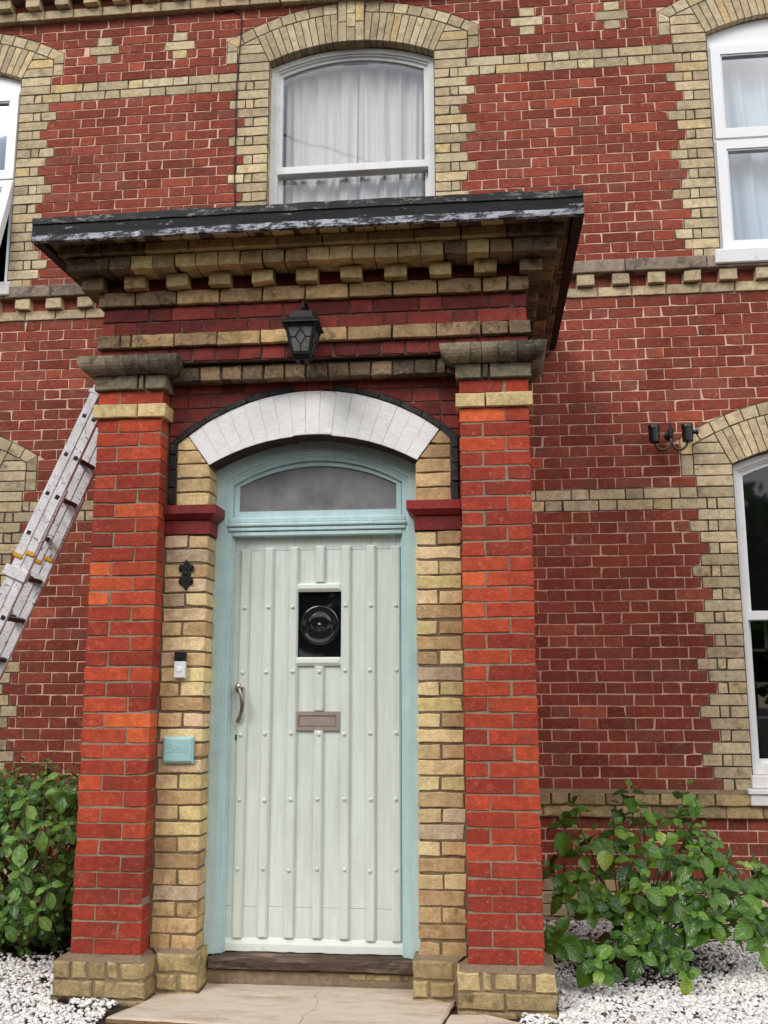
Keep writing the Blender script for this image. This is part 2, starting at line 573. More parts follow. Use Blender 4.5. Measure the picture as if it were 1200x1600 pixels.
M['teal'] = plain_mat('duck egg blue gloss paint', lin(194, 221, 221), 0.42, 0.05, 12, 0.12, 0.002, spec=0.45, dirt=lin(172, 201, 199), dirt_amt=0.5, dirt_scale=8, specks=lin(150, 178, 172))
M['green'] = plain_mat('pale sage door paint', lin(216, 224, 216), 0.42, 0.05, 22, 0.22, 0.002, spec=0.4, dirt=lin(196, 205, 192), dirt_amt=0.55, dirt_scale=5, stretch=(1, 1, .3), specks=lin(176, 184, 166))
M['rail'] = plain_mat('pale mint door rail paint', lin(230, 236, 228), 0.45, 0.04, 30, 0.2, 0.002, spec=0.4, dirt=lin(60, 60, 52), dirt_amt=0.9, dirt_scale=26, dirt_lo=0.66)
M['white'] = plain_mat('white window paint', lin(236, 236, 236), 0.45, 0.02, 20, 0.08, 0.001, spec=0.4, dirt=lin(205, 200, 192), dirt_amt=0.35, dirt_scale=9)
M['upvc'] = plain_mat('white plastic window', lin(240, 241, 243), 0.3, 0.01, 20, 0.0, spec=0.5)
M['white_sill'] = plain_mat('flaking white sill paint', lin(234, 234, 232), 0.7, 0.05, 60, 0.5, 0.004, dirt=lin(170, 165, 155), dirt_amt=0.5, dirt_scale=22, dirt_lo=0.58)
M['iron'] = plain_mat('black cast iron', lin(24, 24, 26), 0.55, 0.2, 40, 0.3, 0.001, spec=0.3)
M['black_plastic'] = plain_mat('black plastic', lin(22, 22, 24), 0.35, 0.1, 40, 0.0, spec=0.5)
M['white_plastic'] = plain_mat('white doorbell plastic', lin(226, 227, 232), 0.35, 0.02, 40, 0.0, spec=0.5)
M['bell_blue'] = plain_mat('painted pale blue plaque', lin(160, 203, 200), 0.4, 0.05, 60, 0.2, 0.001, spec=0.45, stretch=(.3, 1, 3))
M['nickel'] = plain_mat('worn nickel', lin(150, 140, 130), 0.32, 0.25, 50, 0.2, 0.001, metal=0.85)
M['bronze'] = plain_mat('dull bronze letter plate', lin(160, 146, 136), 0.5, 0.12, 40, 0.2, 0.001, metal=0.25, dirt=lin(206, 200, 188), dirt_amt=0.7, dirt_scale=30, dirt_lo=0.6)
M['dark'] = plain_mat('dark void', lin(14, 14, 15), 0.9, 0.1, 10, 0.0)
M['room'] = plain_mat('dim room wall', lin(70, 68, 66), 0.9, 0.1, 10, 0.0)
M['wood'] = plain_mat('weathered oak sill', lin(82, 66, 56), 0.88, 0.6, 26, 1.0, 0.016, dirt=lin(150, 134, 118), dirt_amt=0.8, dirt_scale=11, stretch=(.25, 1, 2.2))
M['slab'] = plain_mat('worn sandstone slab', lin(206, 190, 172), 0.92, 0.14, 14, 0.7, 0.008, dirt=lin(160, 140, 118), dirt_amt=0.6, dirt_scale=5, stretch=(.7, 2.2, 1), cracks=1.1)
M['slab_edge'] = plain_mat('rough slab edge', lin(140, 112, 82), 0.95, 0.35, 50, 1.0, 0.008)
M['soil'] = plain_mat('dark damp soil', lin(62, 50, 42), 0.95, 0.4, 30, 1.0, 0.01)
M['stem'] = plain_mat('brown woody stem', lin(120, 92, 70), 0.8, 0.3, 60, 0.5)
M['stem_green'] = plain_mat('green shoot', lin(122, 128, 70), 0.7, 0.2, 60, 0.3)
M['orange'] = plain_mat('yellow plastic end cap', lin(214, 158, 44), 0.5, 0.1, 40, 0.0)
M['cable'] = plain_mat('black cable', lin(26, 26, 28), 0.5, 0.1, 40, 0.0)
M['steel'] = plain_mat('brown rung metal', lin(86, 70, 62), 0.5, 0.3, 40, 0.3, metal=0.3)


def splash_mat():
    mt, nd, lk, p = new_mat('paint splashed aluminium')
    vec, _ = coords(nd, lk, False)
    n1 = noise(nd, lk, vec, 9, 6, 0.75, 0.5)
    c = ramp(nd, lk, n1, [(0.30, lin(186, 182, 183)), (0.45, lin(222, 219, 221)), (0.6, lin(240, 238, 239))])
    n2 = noise(nd, lk, vec, 55, 5, 0.8, 1.0)
    d = ramp(nd, lk, n2, [(0.55, gray(0)), (0.64, gray(0.85))])
    c = mixc(nd, lk, d, c, lin(150, 145, 146))
    n3 = noise(nd, lk, vec, 17, 3, 0.6, 2.0)
    d = ramp(nd, lk, n3, [(0.63, gray(0)), (0.66, gray(0.85))])
    c = mixc(nd, lk, d, c, lin(74, 70, 70))
    lk.new(c, p.inputs['Base Color'])
    p.inputs['Roughness'].default_value = 0.5
    p.inputs['Metallic'].default_value = 0.15
    bump(nd, lk, n2, 0.3, 0.002, p)
    return mt


M['splash'] = splash_mat()


def peel_mat(name, base, under, lo, hi, scale, zstretch, amt=1.0, second=None):
    mt, nd, lk, p = new_mat(name)
    vec, _ = coords(nd, lk, False)
    mp = nd.new('ShaderNodeMapping'); mp.inputs['Scale'].default_value = (1, 1, zstretch)
    lk.new(vec, mp.inputs[0])
    n1 = noise(nd, lk, mp.outputs[0], scale, 8, 0.78, 0.3)
    f = ramp(nd, lk, n1, [(lo, gray(0)), (hi, gray(amt))])
    nb = noise(nd, lk, mp.outputs[0], 4, 4, 0.6)
    b2 = ramp(nd, lk, nb, [(0.35, gray(0.7)), (0.7, gray(1.5))])
    cb = mixc(nd, lk, 1.0, base, b2, 'MULTIPLY')
    c = mixc(nd, lk, f, cb, under)
    if second:
        n3 = noise(nd, lk, mp.outputs[0], 60, 4, 0.7)
        g = ramp(nd, lk, n3, [(0.56, gray(0)), (0.64, gray(0.9))])
        c = mixc(nd, lk, g, c, second)
    lk.new(c, p.inputs['Base Color'])
    p.inputs['Roughness'].default_value = 0.6
    p.inputs['Specular IOR Level'].default_value = 0.2
    bump(nd, lk, n1, 0.7, 0.004, p)
    return mt


M['fascia'] = peel_mat('black fascia paint', lin(30, 30, 33), lin(190, 186, 180), 0.60, 0.64, 6, 4, 0.8)
M['fascia_top'] = peel_mat('grey felt roof edge', lin(50, 50, 52), lin(168, 164, 154), 0.53, 0.62, 10, 3, 0.8, lin(48, 46, 46))
M['fascia_low'] = peel_mat('peeling silver drip edge', lin(176, 181, 190), lin(36, 35, 36), 0.47, 0.53, 10, 2.5, 0.95, lin(60, 58, 58))
M['fascia_in'] = plain_mat('black inner fascia board', lin(24, 23, 23), 0.6, 0.2, 20, 0.2)


def glass_mat(name, tint, refl=1.0, trans=0.9):
    mt = bpy.data.materials.new(name)
    mt.use_nodes = True
    nd, lk = mt.node_tree.nodes, mt.node_tree.links
    nd.clear()
    out = nd.new('ShaderNodeOutputMaterial')
    tr = nd.new('ShaderNodeBsdfTransparent'); tr.inputs[0].default_value = tint
    gl = nd.new('ShaderNodeBsdfGlossy'); gl.inputs['Roughness'].default_value = 0.02
    fr = nd.new('ShaderNodeFresnel'); fr.inputs['IOR'].default_value = 1.5
    mu = nd.new('ShaderNodeMath'); mu.operation = 'MULTIPLY'; mu.inputs[1].default_value = refl * 3.2; mu.use_clamp = True
    lk.new(fr.outputs[0], mu.inputs[0])
    g = nd.new('ShaderNodeNewGeometry')
    n = nd.new('ShaderNodeTexNoise'); n.inputs['Scale'].default_value = 2.2
    lk.new(g.outputs['Position'], n.inputs['Vector'])
    b = nd.new('ShaderNodeBump'); b.inputs['Strength'].default_value = 0.05; b.inputs['Distance'].default_value = 0.02
    lk.new(n.outputs[0], b.inputs['Height'])
    lk.new(b.outputs[0], gl.inputs['Normal'])
    mx = nd.new('ShaderNodeMixShader')
    lk.new(mu.outputs[0], mx.inputs[0]); lk.new(tr.outputs[0], mx.inputs[1]); lk.new(gl.outputs[0], mx.inputs[2])
    lk.new(mx.outputs[0], out.inputs[0])
    return mt


M['glass'] = glass_mat('clear window glass', (0.97, 0.98, 0.98, 1), 1.0)
M['glass_sky_tint'] = glass_mat('window glass with sky reflection tint', (0.78, 0.89, 0.98, 1), 1.2)  # blue tint paints the reflected sky into the pane colour


def dusty_glass():
    mt, nd, lk, p = new_mat('misted sky grey fanlight glass')
    vec, _ = coords(nd, lk, False)
    mp = nd.new('ShaderNodeMapping'); mp.inputs['Scale'].default_value = (1, 1, .22)
    lk.new(vec, mp.inputs[0])
    n1 = noise(nd, lk, mp.outputs[0], 26, 6, 0.7, 0.8)
    n0 = noise(nd, lk, vec, 6, 3, 0.5)
    c = ramp(nd, lk, n0, [(0.3, lin(108, 107, 108)), (0.7, lin(146, 144, 144))])  # grey base carries the dull sky reflection as well as the mist
    d = ramp(nd, lk, n1, [(0.58, gray(0)), (0.75, gray(0.5))])
    c = mixc(nd, lk, d, c, lin(172, 170, 168))
    n2 = noise(nd, lk, vec, 70, 3, 0.6)
    d = ramp(nd, lk, n2, [(0.68, gray(0)), (0.72, gray(0.8))])
    c = mixc(nd, lk, d, c, lin(40, 40, 40))
    lk.new(c, p.inputs['Base Color'])
    p.inputs['Roughness'].default_value = 0.3
    p.inputs['Specular IOR Level'].default_value = 0.5
    return mt


M['fan_glass'] = dusty_glass()
M['bull_glass'] = plain_mat('dark bullseye glass', lin(22, 23, 24), 0.05, 0.1, 8, 0.0, spec=0.6)
M['bull_glass'].node_tree.nodes['Principled BSDF'].inputs['IOR'].default_value = 1.75
M['dark_glass'] = plain_mat('dark reflecting pane', lin(16, 17, 18), 0.03, 0.1, 8, 0.0, spec=0.55)
M['dark_glass'].node_tree.nodes['Principled BSDF'].inputs['IOR'].default_value = 1.65
M['lamp_glass'] = plain_mat('seeded lantern glass', lin(112, 112, 110), 0.2, 0.3, 40, 0.5, 0.004, spec=0.5)


def curtain_mat(name, col, tr=0.12):
    mt, nd, lk, p = new_mat(name)
    t = nd.new('ShaderNodeBsdfTranslucent'); t.inputs[0].default_value = col
    p.inputs['Base Color'].default_value = col
    p.inputs['Roughness'].default_value = 0.95
    p.inputs['Specular IOR Level'].default_value = 0.1
    mx = nd.new('ShaderNodeMixShader'); mx.inputs[0].default_value = tr
    lk.new(p.outputs[0], mx.inputs[1]); lk.new(t.outputs[0], mx.inputs[2])
    lk.new(mx.outputs[0], nd['Material Output'].inputs[0])
    return mt


M['curtain'] = curtain_mat('white net curtain', lin(246, 246, 244))


def leaf_mat(name, stops, rough, spec, vein):
    mt, nd, lk, p = new_mat(name)
    oi = nd.new('ShaderNodeObjectInfo')
    g = nd.new('ShaderNodeNewGeometry')
    ad = nd.new('ShaderNodeMath'); ad.operation = 'ADD'
    lk.new(oi.outputs['Random'], ad.inputs[0]); lk.new(g.outputs['Random Per Island'], ad.inputs[1])
    fr = nd.new('ShaderNodeMath'); fr.operation = 'FRACT'
    lk.new(ad.outputs[0], fr.inputs[0])
    c = ramp(nd, lk, fr.outputs[0], stops)
    at = nd.new('ShaderNodeAttribute'); at.attribute_name = 'tone'      # R: along the leaf, G: across, from the midrib
    sp = nd.new('ShaderNodeSeparateColor'); lk.new(at.outputs['Color'], sp.inputs[0])
    n1 = noise(nd, lk, g.outputs['Position'], 60, 3, 0.6)
    v = ramp(nd, lk, n1, [(0.3, gray(0.78)), (0.7, gray(1.2))])
    c = mixc(nd, lk, 1.0, c, v, 'MULTIPLY')
    mid = ramp(nd, lk, sp.outputs[1], [(0.0, gray(0.7)), (0.09, gray(0))])
    c = mixc(nd, lk, mid, c, vein)
    # side veins: lines running forward from the midrib
    ma = nd.new('ShaderNodeMath'); ma.operation = 'MULTIPLY_ADD'; ma.inputs[1].default_value = -0.35
    lk.new(sp.outputs[1], ma.inputs[0]); lk.new(sp.outputs[0], ma.inputs[2])
    mb = nd.new('ShaderNodeMath'); mb.operation = 'MULTIPLY'; mb.inputs[1].default_value = 7.0
    lk.new(ma.outputs[0], mb.inputs[0])
    fb = nd.new('ShaderNodeMath'); fb.operation = 'PINGPONG'; fb.inputs[1].default_value = 0.5
    lk.new(mb.outputs[0], fb.inputs[0])
    sv = ramp(nd, lk, fb.outputs[0], [(0.0, gray(0.35)), (0.12, gray(0))])
    c = mixc(nd, lk, sv, c, vein)
    lk.new(c, p.inputs['Base Color'])
    p.inputs['Roughness'].default_value = rough
    p.inputs['Specular IOR Level'].default_value = spec
    bump(nd, lk, fb.outputs[0], 0.5, 0.004, p)
    t = nd.new('ShaderNodeBsdfTranslucent')
    lk.new(c, t.inputs[0])
    mx = nd.new('ShaderNodeMixShader'); mx.inputs[0].default_value = 0.24
    lk.new(p.outputs[0], mx.inputs[1]); lk.new(t.outputs[0], mx.inputs[2])
    lk.new(mx.outputs[0], nd['Material Output'].inputs[0])
    return mt


M['hydrangea'] = leaf_mat('hydrangea leaf', [(0, lin(46, 80, 28)), (0.45, lin(76, 118, 38)), (0.85, lin(102, 146, 48)), (0.97, lin(126, 160, 58)), (1, lin(170, 190, 80))], 0.25, 0.55, lin(120, 150, 84))
M['griselinia'] = leaf_mat('evergreen leaf', [(0, lin(52, 86, 32)), (0.5, lin(86, 130, 46)), (0.85, lin(114, 156, 58)), (1, lin(144, 174, 80))], 0.25, 0.55, lin(150, 176, 112))


def pebble_mat():
    mt, nd, lk, p = new_mat('white marble chippings')
    g = nd.new('ShaderNodeNewGeometry')
    c = ramp(nd, lk, g.outputs['Random Per Island'], [(0, lin(250, 249, 247)), (0.55, lin(240, 238, 235)), (0.8, lin(226, 221, 215)), (0.945, lin(198, 188, 178)), (0.96, lin(92, 72, 60)), (1, lin(52, 42, 38))])
    n1 = noise(nd, lk, g.outputs['Position'], 90, 4, 0.6)
    v = ramp(nd, lk, n1, [(0.3, gray(0.85)), (0.7, gray(1.08))])
    c = mixc(nd, lk, 1.0, c, v, 'MULTIPLY')
    lk.new(c, p.inputs['Base Color'])
    p.inputs['Roughness'].default_value = 0.55
    return mt


M['pebble'] = pebble_mat()

# ------------------------------------------------------------------ ground
GZ = -0.185
g = MB()
n = 40
xs = [-80 + 160 * i / n for i in range(n + 1)]
g.add([(x, y, GZ - 0.012) for y in xs for x in xs], [(j * (n + 1) + i, j * (n + 1) + i + 1, (j + 1) * (n + 1) + i + 1, (j + 1) * (n + 1) + i) for j in range(n) for i in range(n)])
ground = g.build('ground', M['soil'])
tag(ground, kind='structure')

# ------------------------------------------------------------------ the house wall
house = empty('brick_house', (0, PH, GZ))
tag(house, 'tall red brick house with buff brick quoins and arched windows behind the porch', 'house')


def hidden_by_porch(px, py):
    if py > 590:
        return 118 < px < 848
    if py > 330:
        return 52 + (py - 340) * 0.9 < px < 910 - (py - 300) * 0.21
    return False


def tn(lo=0.0, hi=1.0, w=0.0):
    return (rnd.uniform(lo, hi), rnd.random(), rnd.random(), w)


HALF = 0.622
RING, HOOD, REACH = 0.235, 0.085, 0.95


class Win:
    def __init__(s, cx, zsill, band_top, g, pre, rise):
        s.cx, s.zsill, s.bt, s.g, s.pre, s.rise = cx, zsill, band_top, g, pre, rise
        s.zs = band_top + pre * g
        s.R = (HALF ** 2 + rise ** 2) / (2 * rise)
        s.zc = s.zs + rise - s.R
        s.strip0 = band_top + g
        s.Ro = s.R + RING + HOOD

    def hood(s, x, R=None):
        R = R or s.Ro
        d = min(abs(x - s.cx), R * .95)
        return s.zc + math.sqrt(R * R - d * d)


UPG = 0.0755
Z_STONE0, Z_STONE1 = 4.070, 4.165
BT_UP = Z_STONE1 + 22 * UPG
BT_LO = ZW + 26 * GW
wins = [Win(-0.05, Z_STONE1, BT_UP, UPG, 1, 0.13), Win(3.152, Z_STONE1, BT_UP, UPG, 1, 0.13), Win(-3.242, Z_STONE1, BT_UP, UPG, 1, 0.13),
        Win(3.137, ZW, BT_LO, GW, 2, 0.14), Win(-3.25, ZW, BT_LO, GW, 2, 0.14)]
W_CEN, W_RU, W_LU, W_RL, W_LL = wins
WX0, WX1 = -4.3, 4.3

# backing (the mortar bed behind the joints), with the window openings left out
wall = MB()
ops = [(w.cx - HALF - .012, w.cx + HALF + .012, w.zsill - .03, w.zs + w.rise + .02) for w in wins]
bx = sorted({WX0, WX1, *[o[0] for o in ops], *[o[1] for o in ops]})
bz = sorted({-0.6, 7.4, *[o[2] for o in ops], *[o[3] for o in ops]})
for i in range(len(bx) - 1):
    for j in range(len(bz) - 1):
        mx, mz = (bx[i] + bx[i + 1]) / 2, (bz[j] + bz[j + 1]) / 2
        if any(o[0] < mx < o[1] and o[2] < mz < o[3] for o in ops):
            continue
        wall.box(bx[i], bx[i + 1], PH + 0.0046, PH + 0.26, bz[j], bz[j + 1])
wall = wall.build('wall', M['mort_wall'], house)

red = Pieces(wall, 'red_brick', [M['wall_red']], 300, hidden_by_porch, ch=0.0018, jit=0.0018, tilt=.007)
buff = Pieces(wall, 'buff_brick', [M['wall_buff']], 300, hidden_by_porch, ch=0.0025, jit=0.0015, tilt=.006)
vou = Pieces(wall, 'arch_brick', [M['wall_buff']], 300, hidden_by_porch, ch=0.002, jit=0.0009, tilt=.005)
pads = MB()          # dark mortar round every buff brick
J = 0.0078
FP = 0.356           # stretcher + header


def add_buff(poly, pieces=None, dep=0.11, pad=0.0055, y=0.0):
    (pieces or buff).add(poly, PH + y + rnd.uniform(-.0015, .0015), PH + dep, tn(0, 1, rnd.choice((0, 0, .2)) + (.35 if poly[0][1] < 3.4 else 0)))
    n = len(poly)
    P = []
    for i in range(n):
        a, b, c = poly[i - 1], poly[i], poly[(i + 1) % n]
        e1 = (b[0] - a[0], b[1] - a[1]); e2 = (c[0] - b[0], c[1] - b[1])
        l1 = math.hypot(*e1) or 1e-9; l2 = math.hypot(*e2) or 1e-9
        n1 = (e1[1] / l1, -e1[0] / l1); n2 = (e2[1] / l2, -e2[0] / l2)
        d = max(0.35, 1 + n1[0] * n2[0] + n1[1] * n2[1])
        P.append((b[0] + pad * (n1[0] + n2[0]) / d, b[1] + pad * (n1[1] + n2[1]) / d))
    pads.add([(u, PH + y + 0.0034, v) for u, v in P], [tuple(range(n))])


def red_tone(x, z):
    t = rnd.random()
    if t < .05:
        r = rnd.uniform(.93, 1)
    elif t < .17:
        r = rnd.uniform(.8, .9)
    else:
        r = min(.78, max(0.02, rnd.gauss(.42, .2)))
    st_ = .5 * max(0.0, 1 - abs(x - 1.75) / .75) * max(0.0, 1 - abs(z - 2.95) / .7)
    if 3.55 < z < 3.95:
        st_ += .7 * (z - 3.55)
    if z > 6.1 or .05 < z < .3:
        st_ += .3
    return (r, rnd.random(), rnd.random(), rnd.choice((0, 0, 0, .35)) + st_)


def flemish(x0, x1, start):
    """brick spans between x0 and x1; start = where a header begins"""
    k = math.floor((x0 - start) / FP) - 1
    out = []
    while True:
        h0 = start + k * FP
        if h0 > x1:
            break
        for a, b in ((h0, h0 + .1187), (h0 + .1187, h0 + FP)):
            a2, b2 = max(a, x0), min(b, x1)
            if b2 - a2 > 1e-4:
                out.append([a2, b2])
        k += 1
    if len(out) > 1 and out[0][1] - out[0][0] < .042:
        out[1][0] = out[0][0]; out.pop(0)
    if len(out) > 1 and out[-1][1] - out[-1][0] < .042:
        out[-2][1] = out[-1][1]; out.pop()
    return out


def lay_row(z0, z1, start, k_below, colour, upper, band=None):
    """one course of the wall. k_below: courses below the band (quoin pattern), band: 0 lower, 1 upper course of the band"""
    blocked = []
    zm = (z0 + z1) / 2
    cutters = []
    for w in wins:
        if (w.bt > 4) != upper:
            continue
        if zm < w.bt + w.g:                           # beside the opening: quoins
            for s in (-1, 1):
                e = w.cx + s * HALF
                if band == 1 or (band is None and k_below % 2 == 1):
                    parts = [.235]
                elif band == 0:
                    parts = [.112, .062]
                elif k_below == -1:
                    parts = [.112, .062, .172]
                elif k_below % 4 == 2:
                    parts = [.112, .062, .122]
                else:
                    parts = [.112, .068]
                q = 0
                for p_ in parts:
                    a, b = q, q + p_
                    q = b
                    a += 0 if a == 0 else J / 2
                    b -= J / 2
                    xa, xb = (e + s * a, e + s * b) if s > 0 else (e - b, e - a)
                    jj = rnd.uniform(-.003, .003)
                    if s > 0:
                        add_buff(rect(xa, xb + jj, z0 + J / 2, z1 - J / 2))
                    else:
                        add_buff(rect(xa + jj, xb, z0 + J / 2, z1 - J / 2))
                blocked.append((e - q, e) if s < 0 else (e, e + q))
            blocked.append((w.cx - HALF, w.cx + HALF))
        elif z0 < w.hood(w.cx):
            hz = w.hood(w.cx + REACH)
            if zm < hz:
                blocked.append((w.cx - REACH - .004, w.cx + REACH + .004))
            else:
                cutters.append(w)
    blocked.sort()
    free, x = [], WX0
    for a, b in blocked:
        if a > x:
            free.append((x, a))
        x = max(x, b)
    if x < WX1:
        free.append((x, WX1))
    for a, b in free:
        for p0, p1 in flemish(a, b, start):
            if abs((p0 + p1) / 2) < 1.0 and zm < 3.4:
                continue                               # inside the porch
            poly = rect(p0 + J / 2, p1 - J / 2, z0 + J / 2, z1 - J / 2)
            for w in cutters:
                if p1 < w.cx - REACH - .2 or p0 > w.cx + REACH + .2:
                    continue
                xa, xb = p0, p1
                za, zb = w.hood(xa) + .006, w.hood(xb) + .006
                if max(za, zb) > z0:
                    poly = clip(poly, (xa, za), (xb, zb))
                    if len(poly) < 3:
                        break
            if len(poly) < 3 or area(poly) < 6e-4:
                continue
            y = PH + rnd.uniform(-.0016, .0014)
            poly = [(u + rnd.uniform(-.0014, .0014), v + rnd.uniform(-.0014, .0014)) for u, v in poly]
            if colour == 'red':
                red.add(poly, y, PH + .1, red_tone((p0 + p1) / 2, zm))
            else:
                add_buff(poly)


# base courses
for i in range(4):
    z0 = -0.233 + i * .0755
    lay_row(z0, z0 + .0755, .1 + .178 * (i % 2), 0, 'buff', False) if False else None
    for a, b in flemish(WX0, WX1, .1 + .178 * (i % 2)):
        if abs((a + b) / 2) > 1.0:
            add_buff(rect(a + J / 2, b - J / 2, z0 + J / 2, z0 + .0755 - J / 2))
for i in range(5):
    z0 = .069 + i * .075
    for a, b in flemish(WX0, WX1, .212 - .178 * (i % 2)):
        if abs((a + b) / 2) > 1.0:
            red.add(rect(a + J / 2, b - J / 2, z0 + J / 2, z0 + .075 - J / 2), PH + rnd.uniform(-.001, .001), PH + .1, red_tone(a, z0))
# ground floor wall
for i in range(44):
    lay_row(ZW + i * GW, ZW + (i + 1) * GW, .212 if i % 2 == 0 else .034, 24 - i if i < 24 else (-1 if i == 26 else 0), 'buff' if i in (24, 25) else 'red', False, (0 if i == 24 else 1) if i in (24, 25) else None)
# first floor wall
for j in range(29):
    z0 = Z_STONE1 + j * UPG
    lay_row(z0, z0 + UPG, .19 if j % 2 == 0 else .012, 20 - j if j < 20 else (-1 if j == 22 else 0), 'buff' if j in (20, 21) else 'red', True, (0 if j == 20 else 1) if j in (20, 21) else None)


# buff crosses set into the upper wall: replace the red there
def cross(cx, row):
    for k, half in ((0, .058), (1, .119), (2, .058)):
        z0 = Z_STONE1 + (row + k) * UPG
        box_ = (cx - half, cx + half, z0, z0 + UPG)
        keep = []
        for q in red.it:
            poly = q[1]
            us = [p_[0] for p_ in poly]; vs = [p_[1] for p_ in poly]
            if min(vs) > z0 - .01 and max(vs) < z0 + UPG + .01 and max(us) > box_[0] and min(us) < box_[1]:
                lo, hi, a, b = min(us), max(us), box_[0] - .004, box_[1] + .004
                if a - lo > .03:
                    keep.append((q[0] * .5, rect(lo, a, min(vs), max(vs)), *q[2:]))
                if hi - b > .03:
                    keep.append((q[0] * .5, rect(b, hi, min(vs), max(vs)), *q[2:]))
            else:
                keep.append(q)
        red.it = keep
        add_buff(rect(cx - half + J / 2, cx + half - J / 2, z0 + J / 2, z0 + UPG - J / 2))


for cx in (-1.968, -1.37, 1.258, 1.872):
    cross(cx, 24)


# window arches: voussoirs, keystone, hood of headers, upright end bricks and infill beside the springing
def polar(w, R, a):
    return (w.cx + R * math.sin(a), w.zc + R * math.cos(a))


for w in wins:
    a0 = math.asin(HALF / w.R)
    key = 0.098
    ak = key / (w.R + RING / 2)
    nv = 11
    for s in (-1, 1):
        for i in range(nv):
            u0, u1 = ak + (a0 - ak) * i / nv, ak + (a0 - ak) * (i + 1) / nv
            gq = 0.0028 / w.R
            u0, u1 = u0 + gq, u1 - gq
            pts = [polar(w, w.R + .001, s * u0), polar(w, w.R + .001, s * u1), polar(w, w.R + RING - .004, s * u1), polar(w, w.R + RING - .004, s * u0)]
            if area(pts) < 0:
                pts = pts[::-1]
            add_buff(pts, vou, pad=.004)
        # hood
        ah = math.asin(REACH / w.Ro)
        nh = 8
        for i in range(nh):
            u0, u1 = ak + (ah - ak) * i / nh + .004 / w.Ro, ak + (ah - ak) * (i + 1) / nh - .004 / w.Ro
            r0, r1 = w.R + RING + .004, w.Ro - .003
            pts = [polar(w, r0, s * u0), polar(w, r0, s * u1), polar(w, r1, s * u1), polar(w, r1, s * u0)]
            if area(pts) < 0:
                pts = pts[::-1]
            if i == nh - 1:                     # last one is cut to the mitre
                e = w.cx + s * REACH
                a_, b_ = (e - s * .083, w.hood(e - s * .083, w.R + RING)), (e, w.hood(e))
                pts = clip(pts, b_, a_) if s < 0 else clip(pts, a_, b_)
            add_buff(pts, vou)
        # upright bricks
        e = w.cx + s * REACH
        x_in = e - s * .08
        zi, zo = w.hood(x_in, w.R + RING), w.hood(e)
        ztop = (zi + zo) / 2
        zmid = w.strip0 + (ztop - w.strip0) * .62
        xa, xb = min(e, x_in), max(e, x_in)
        add_buff(rect(xa + .003, xb - .002, w.strip0 + .004, zmid - .004), vou)
        top = rect(xa + .003, xb - .002, zmid + .004, ztop + .2)
        top = clip(top, (e, zo - .004), (x_in, zi - .004)) if s > 0 else clip(top, (x_in, zi - .004), (e, zo - .004))
        top = [(u, v) for u, v in top] if area(top) > 0 else top[::-1]
        t2 = rect(xa + .003, xb - .002, zmid + .004, ztop + .2)
        t2 = clip(t2, (xb, zo if s > 0 else zi), (xa, zi if s > 0 else zo))
        add_buff(t2, vou)
        # infill rows
        sp = (w.cx + s * HALF, w.zs)
        sk = polar(w, w.R + RING, s * a0)
        z = w.strip0
        while z < w.hood(x_in, w.R + RING) + .05:
            lo, hi = (w.cx + s * HALF, x_in) if s > 0 else (x_in, w.cx + s * HALF)
            if s > 0:
                poly = rect(lo - .3, hi - .004, z + J / 2, z + w.g - J / 2)
                poly = clip(poly, (sk[0] + .004, sk[1]), (sp[0] + .004, sp[1])) if z + w.g > w.zs + .01 else rect(lo, hi - .004, z + J / 2, z + w.g - J / 2)
            else:
                poly = rect(lo + .004, hi + .3, z + J / 2, z + w.g - J / 2)
                poly = clip(poly, (sp[0] - .004, sp[1]), (sk[0] - .004, sk[1])) if z + w.g > w.zs + .01 else rect(lo + .004, hi, z + J / 2, z + w.g - J / 2)
            xi0, xi1 = x_in, sk[0]
            A, B = (max(xi0, xi1), w.hood(max(xi0, xi1), w.R + RING) - .006), (min(xi0, xi1), w.hood(min(xi0, xi1), w.R + RING) - .006)
            poly = clip(poly, A, B)
            if len(poly) >= 3 and area(poly) > 4e-4:
                add_buff(poly, vou)
            z += w.g
    # keystone: three courses on end, standing proud
    zt = w.zc + w.R
    for c in range(3):
        x0 = w.cx - key + c * key * 2 / 3 + .002
        x1 = w.cx - key + (c + 1) * key * 2 / 3 - .002
        zz = [zt - .012, zt + (.15 if c % 2 == 0 else .105), zt + (.33 if c % 2 == 0 else .22), zt + .40]
        for q in range(3):
            if zz[q + 1] - zz[q] > .03:
                add_buff(rect(x0, x1, zz[q] + .003, zz[q + 1] - .003), vou, y=-.012)
    # mortar bed of the ring
    strip = MB()
    nn = 24
    vs, fs = [], []
    for i in range(nn + 1):
        a = -a0 - .02 + (2 * a0 + .04) * i / nn
        for R_ in (w.R + .003, w.R + RING + .06):
            u, v = polar(w, R_, a)
            vs += [(u, PH + .0045, v), (u, PH + .26, v)]
    for i in range(nn):
        b = i * 4
        fs += [(b, b + 4, b + 6, b + 2), (b + 1, b + 5, b + 4, b)]
    strip.add(vs, fs)
    strip.build('arch_bed', M['mort_dark'], wall)

red.build()
buff.build()
vou.build()
pads.build('dark_pointing', M['mort_dark'], wall, kind='stuff')

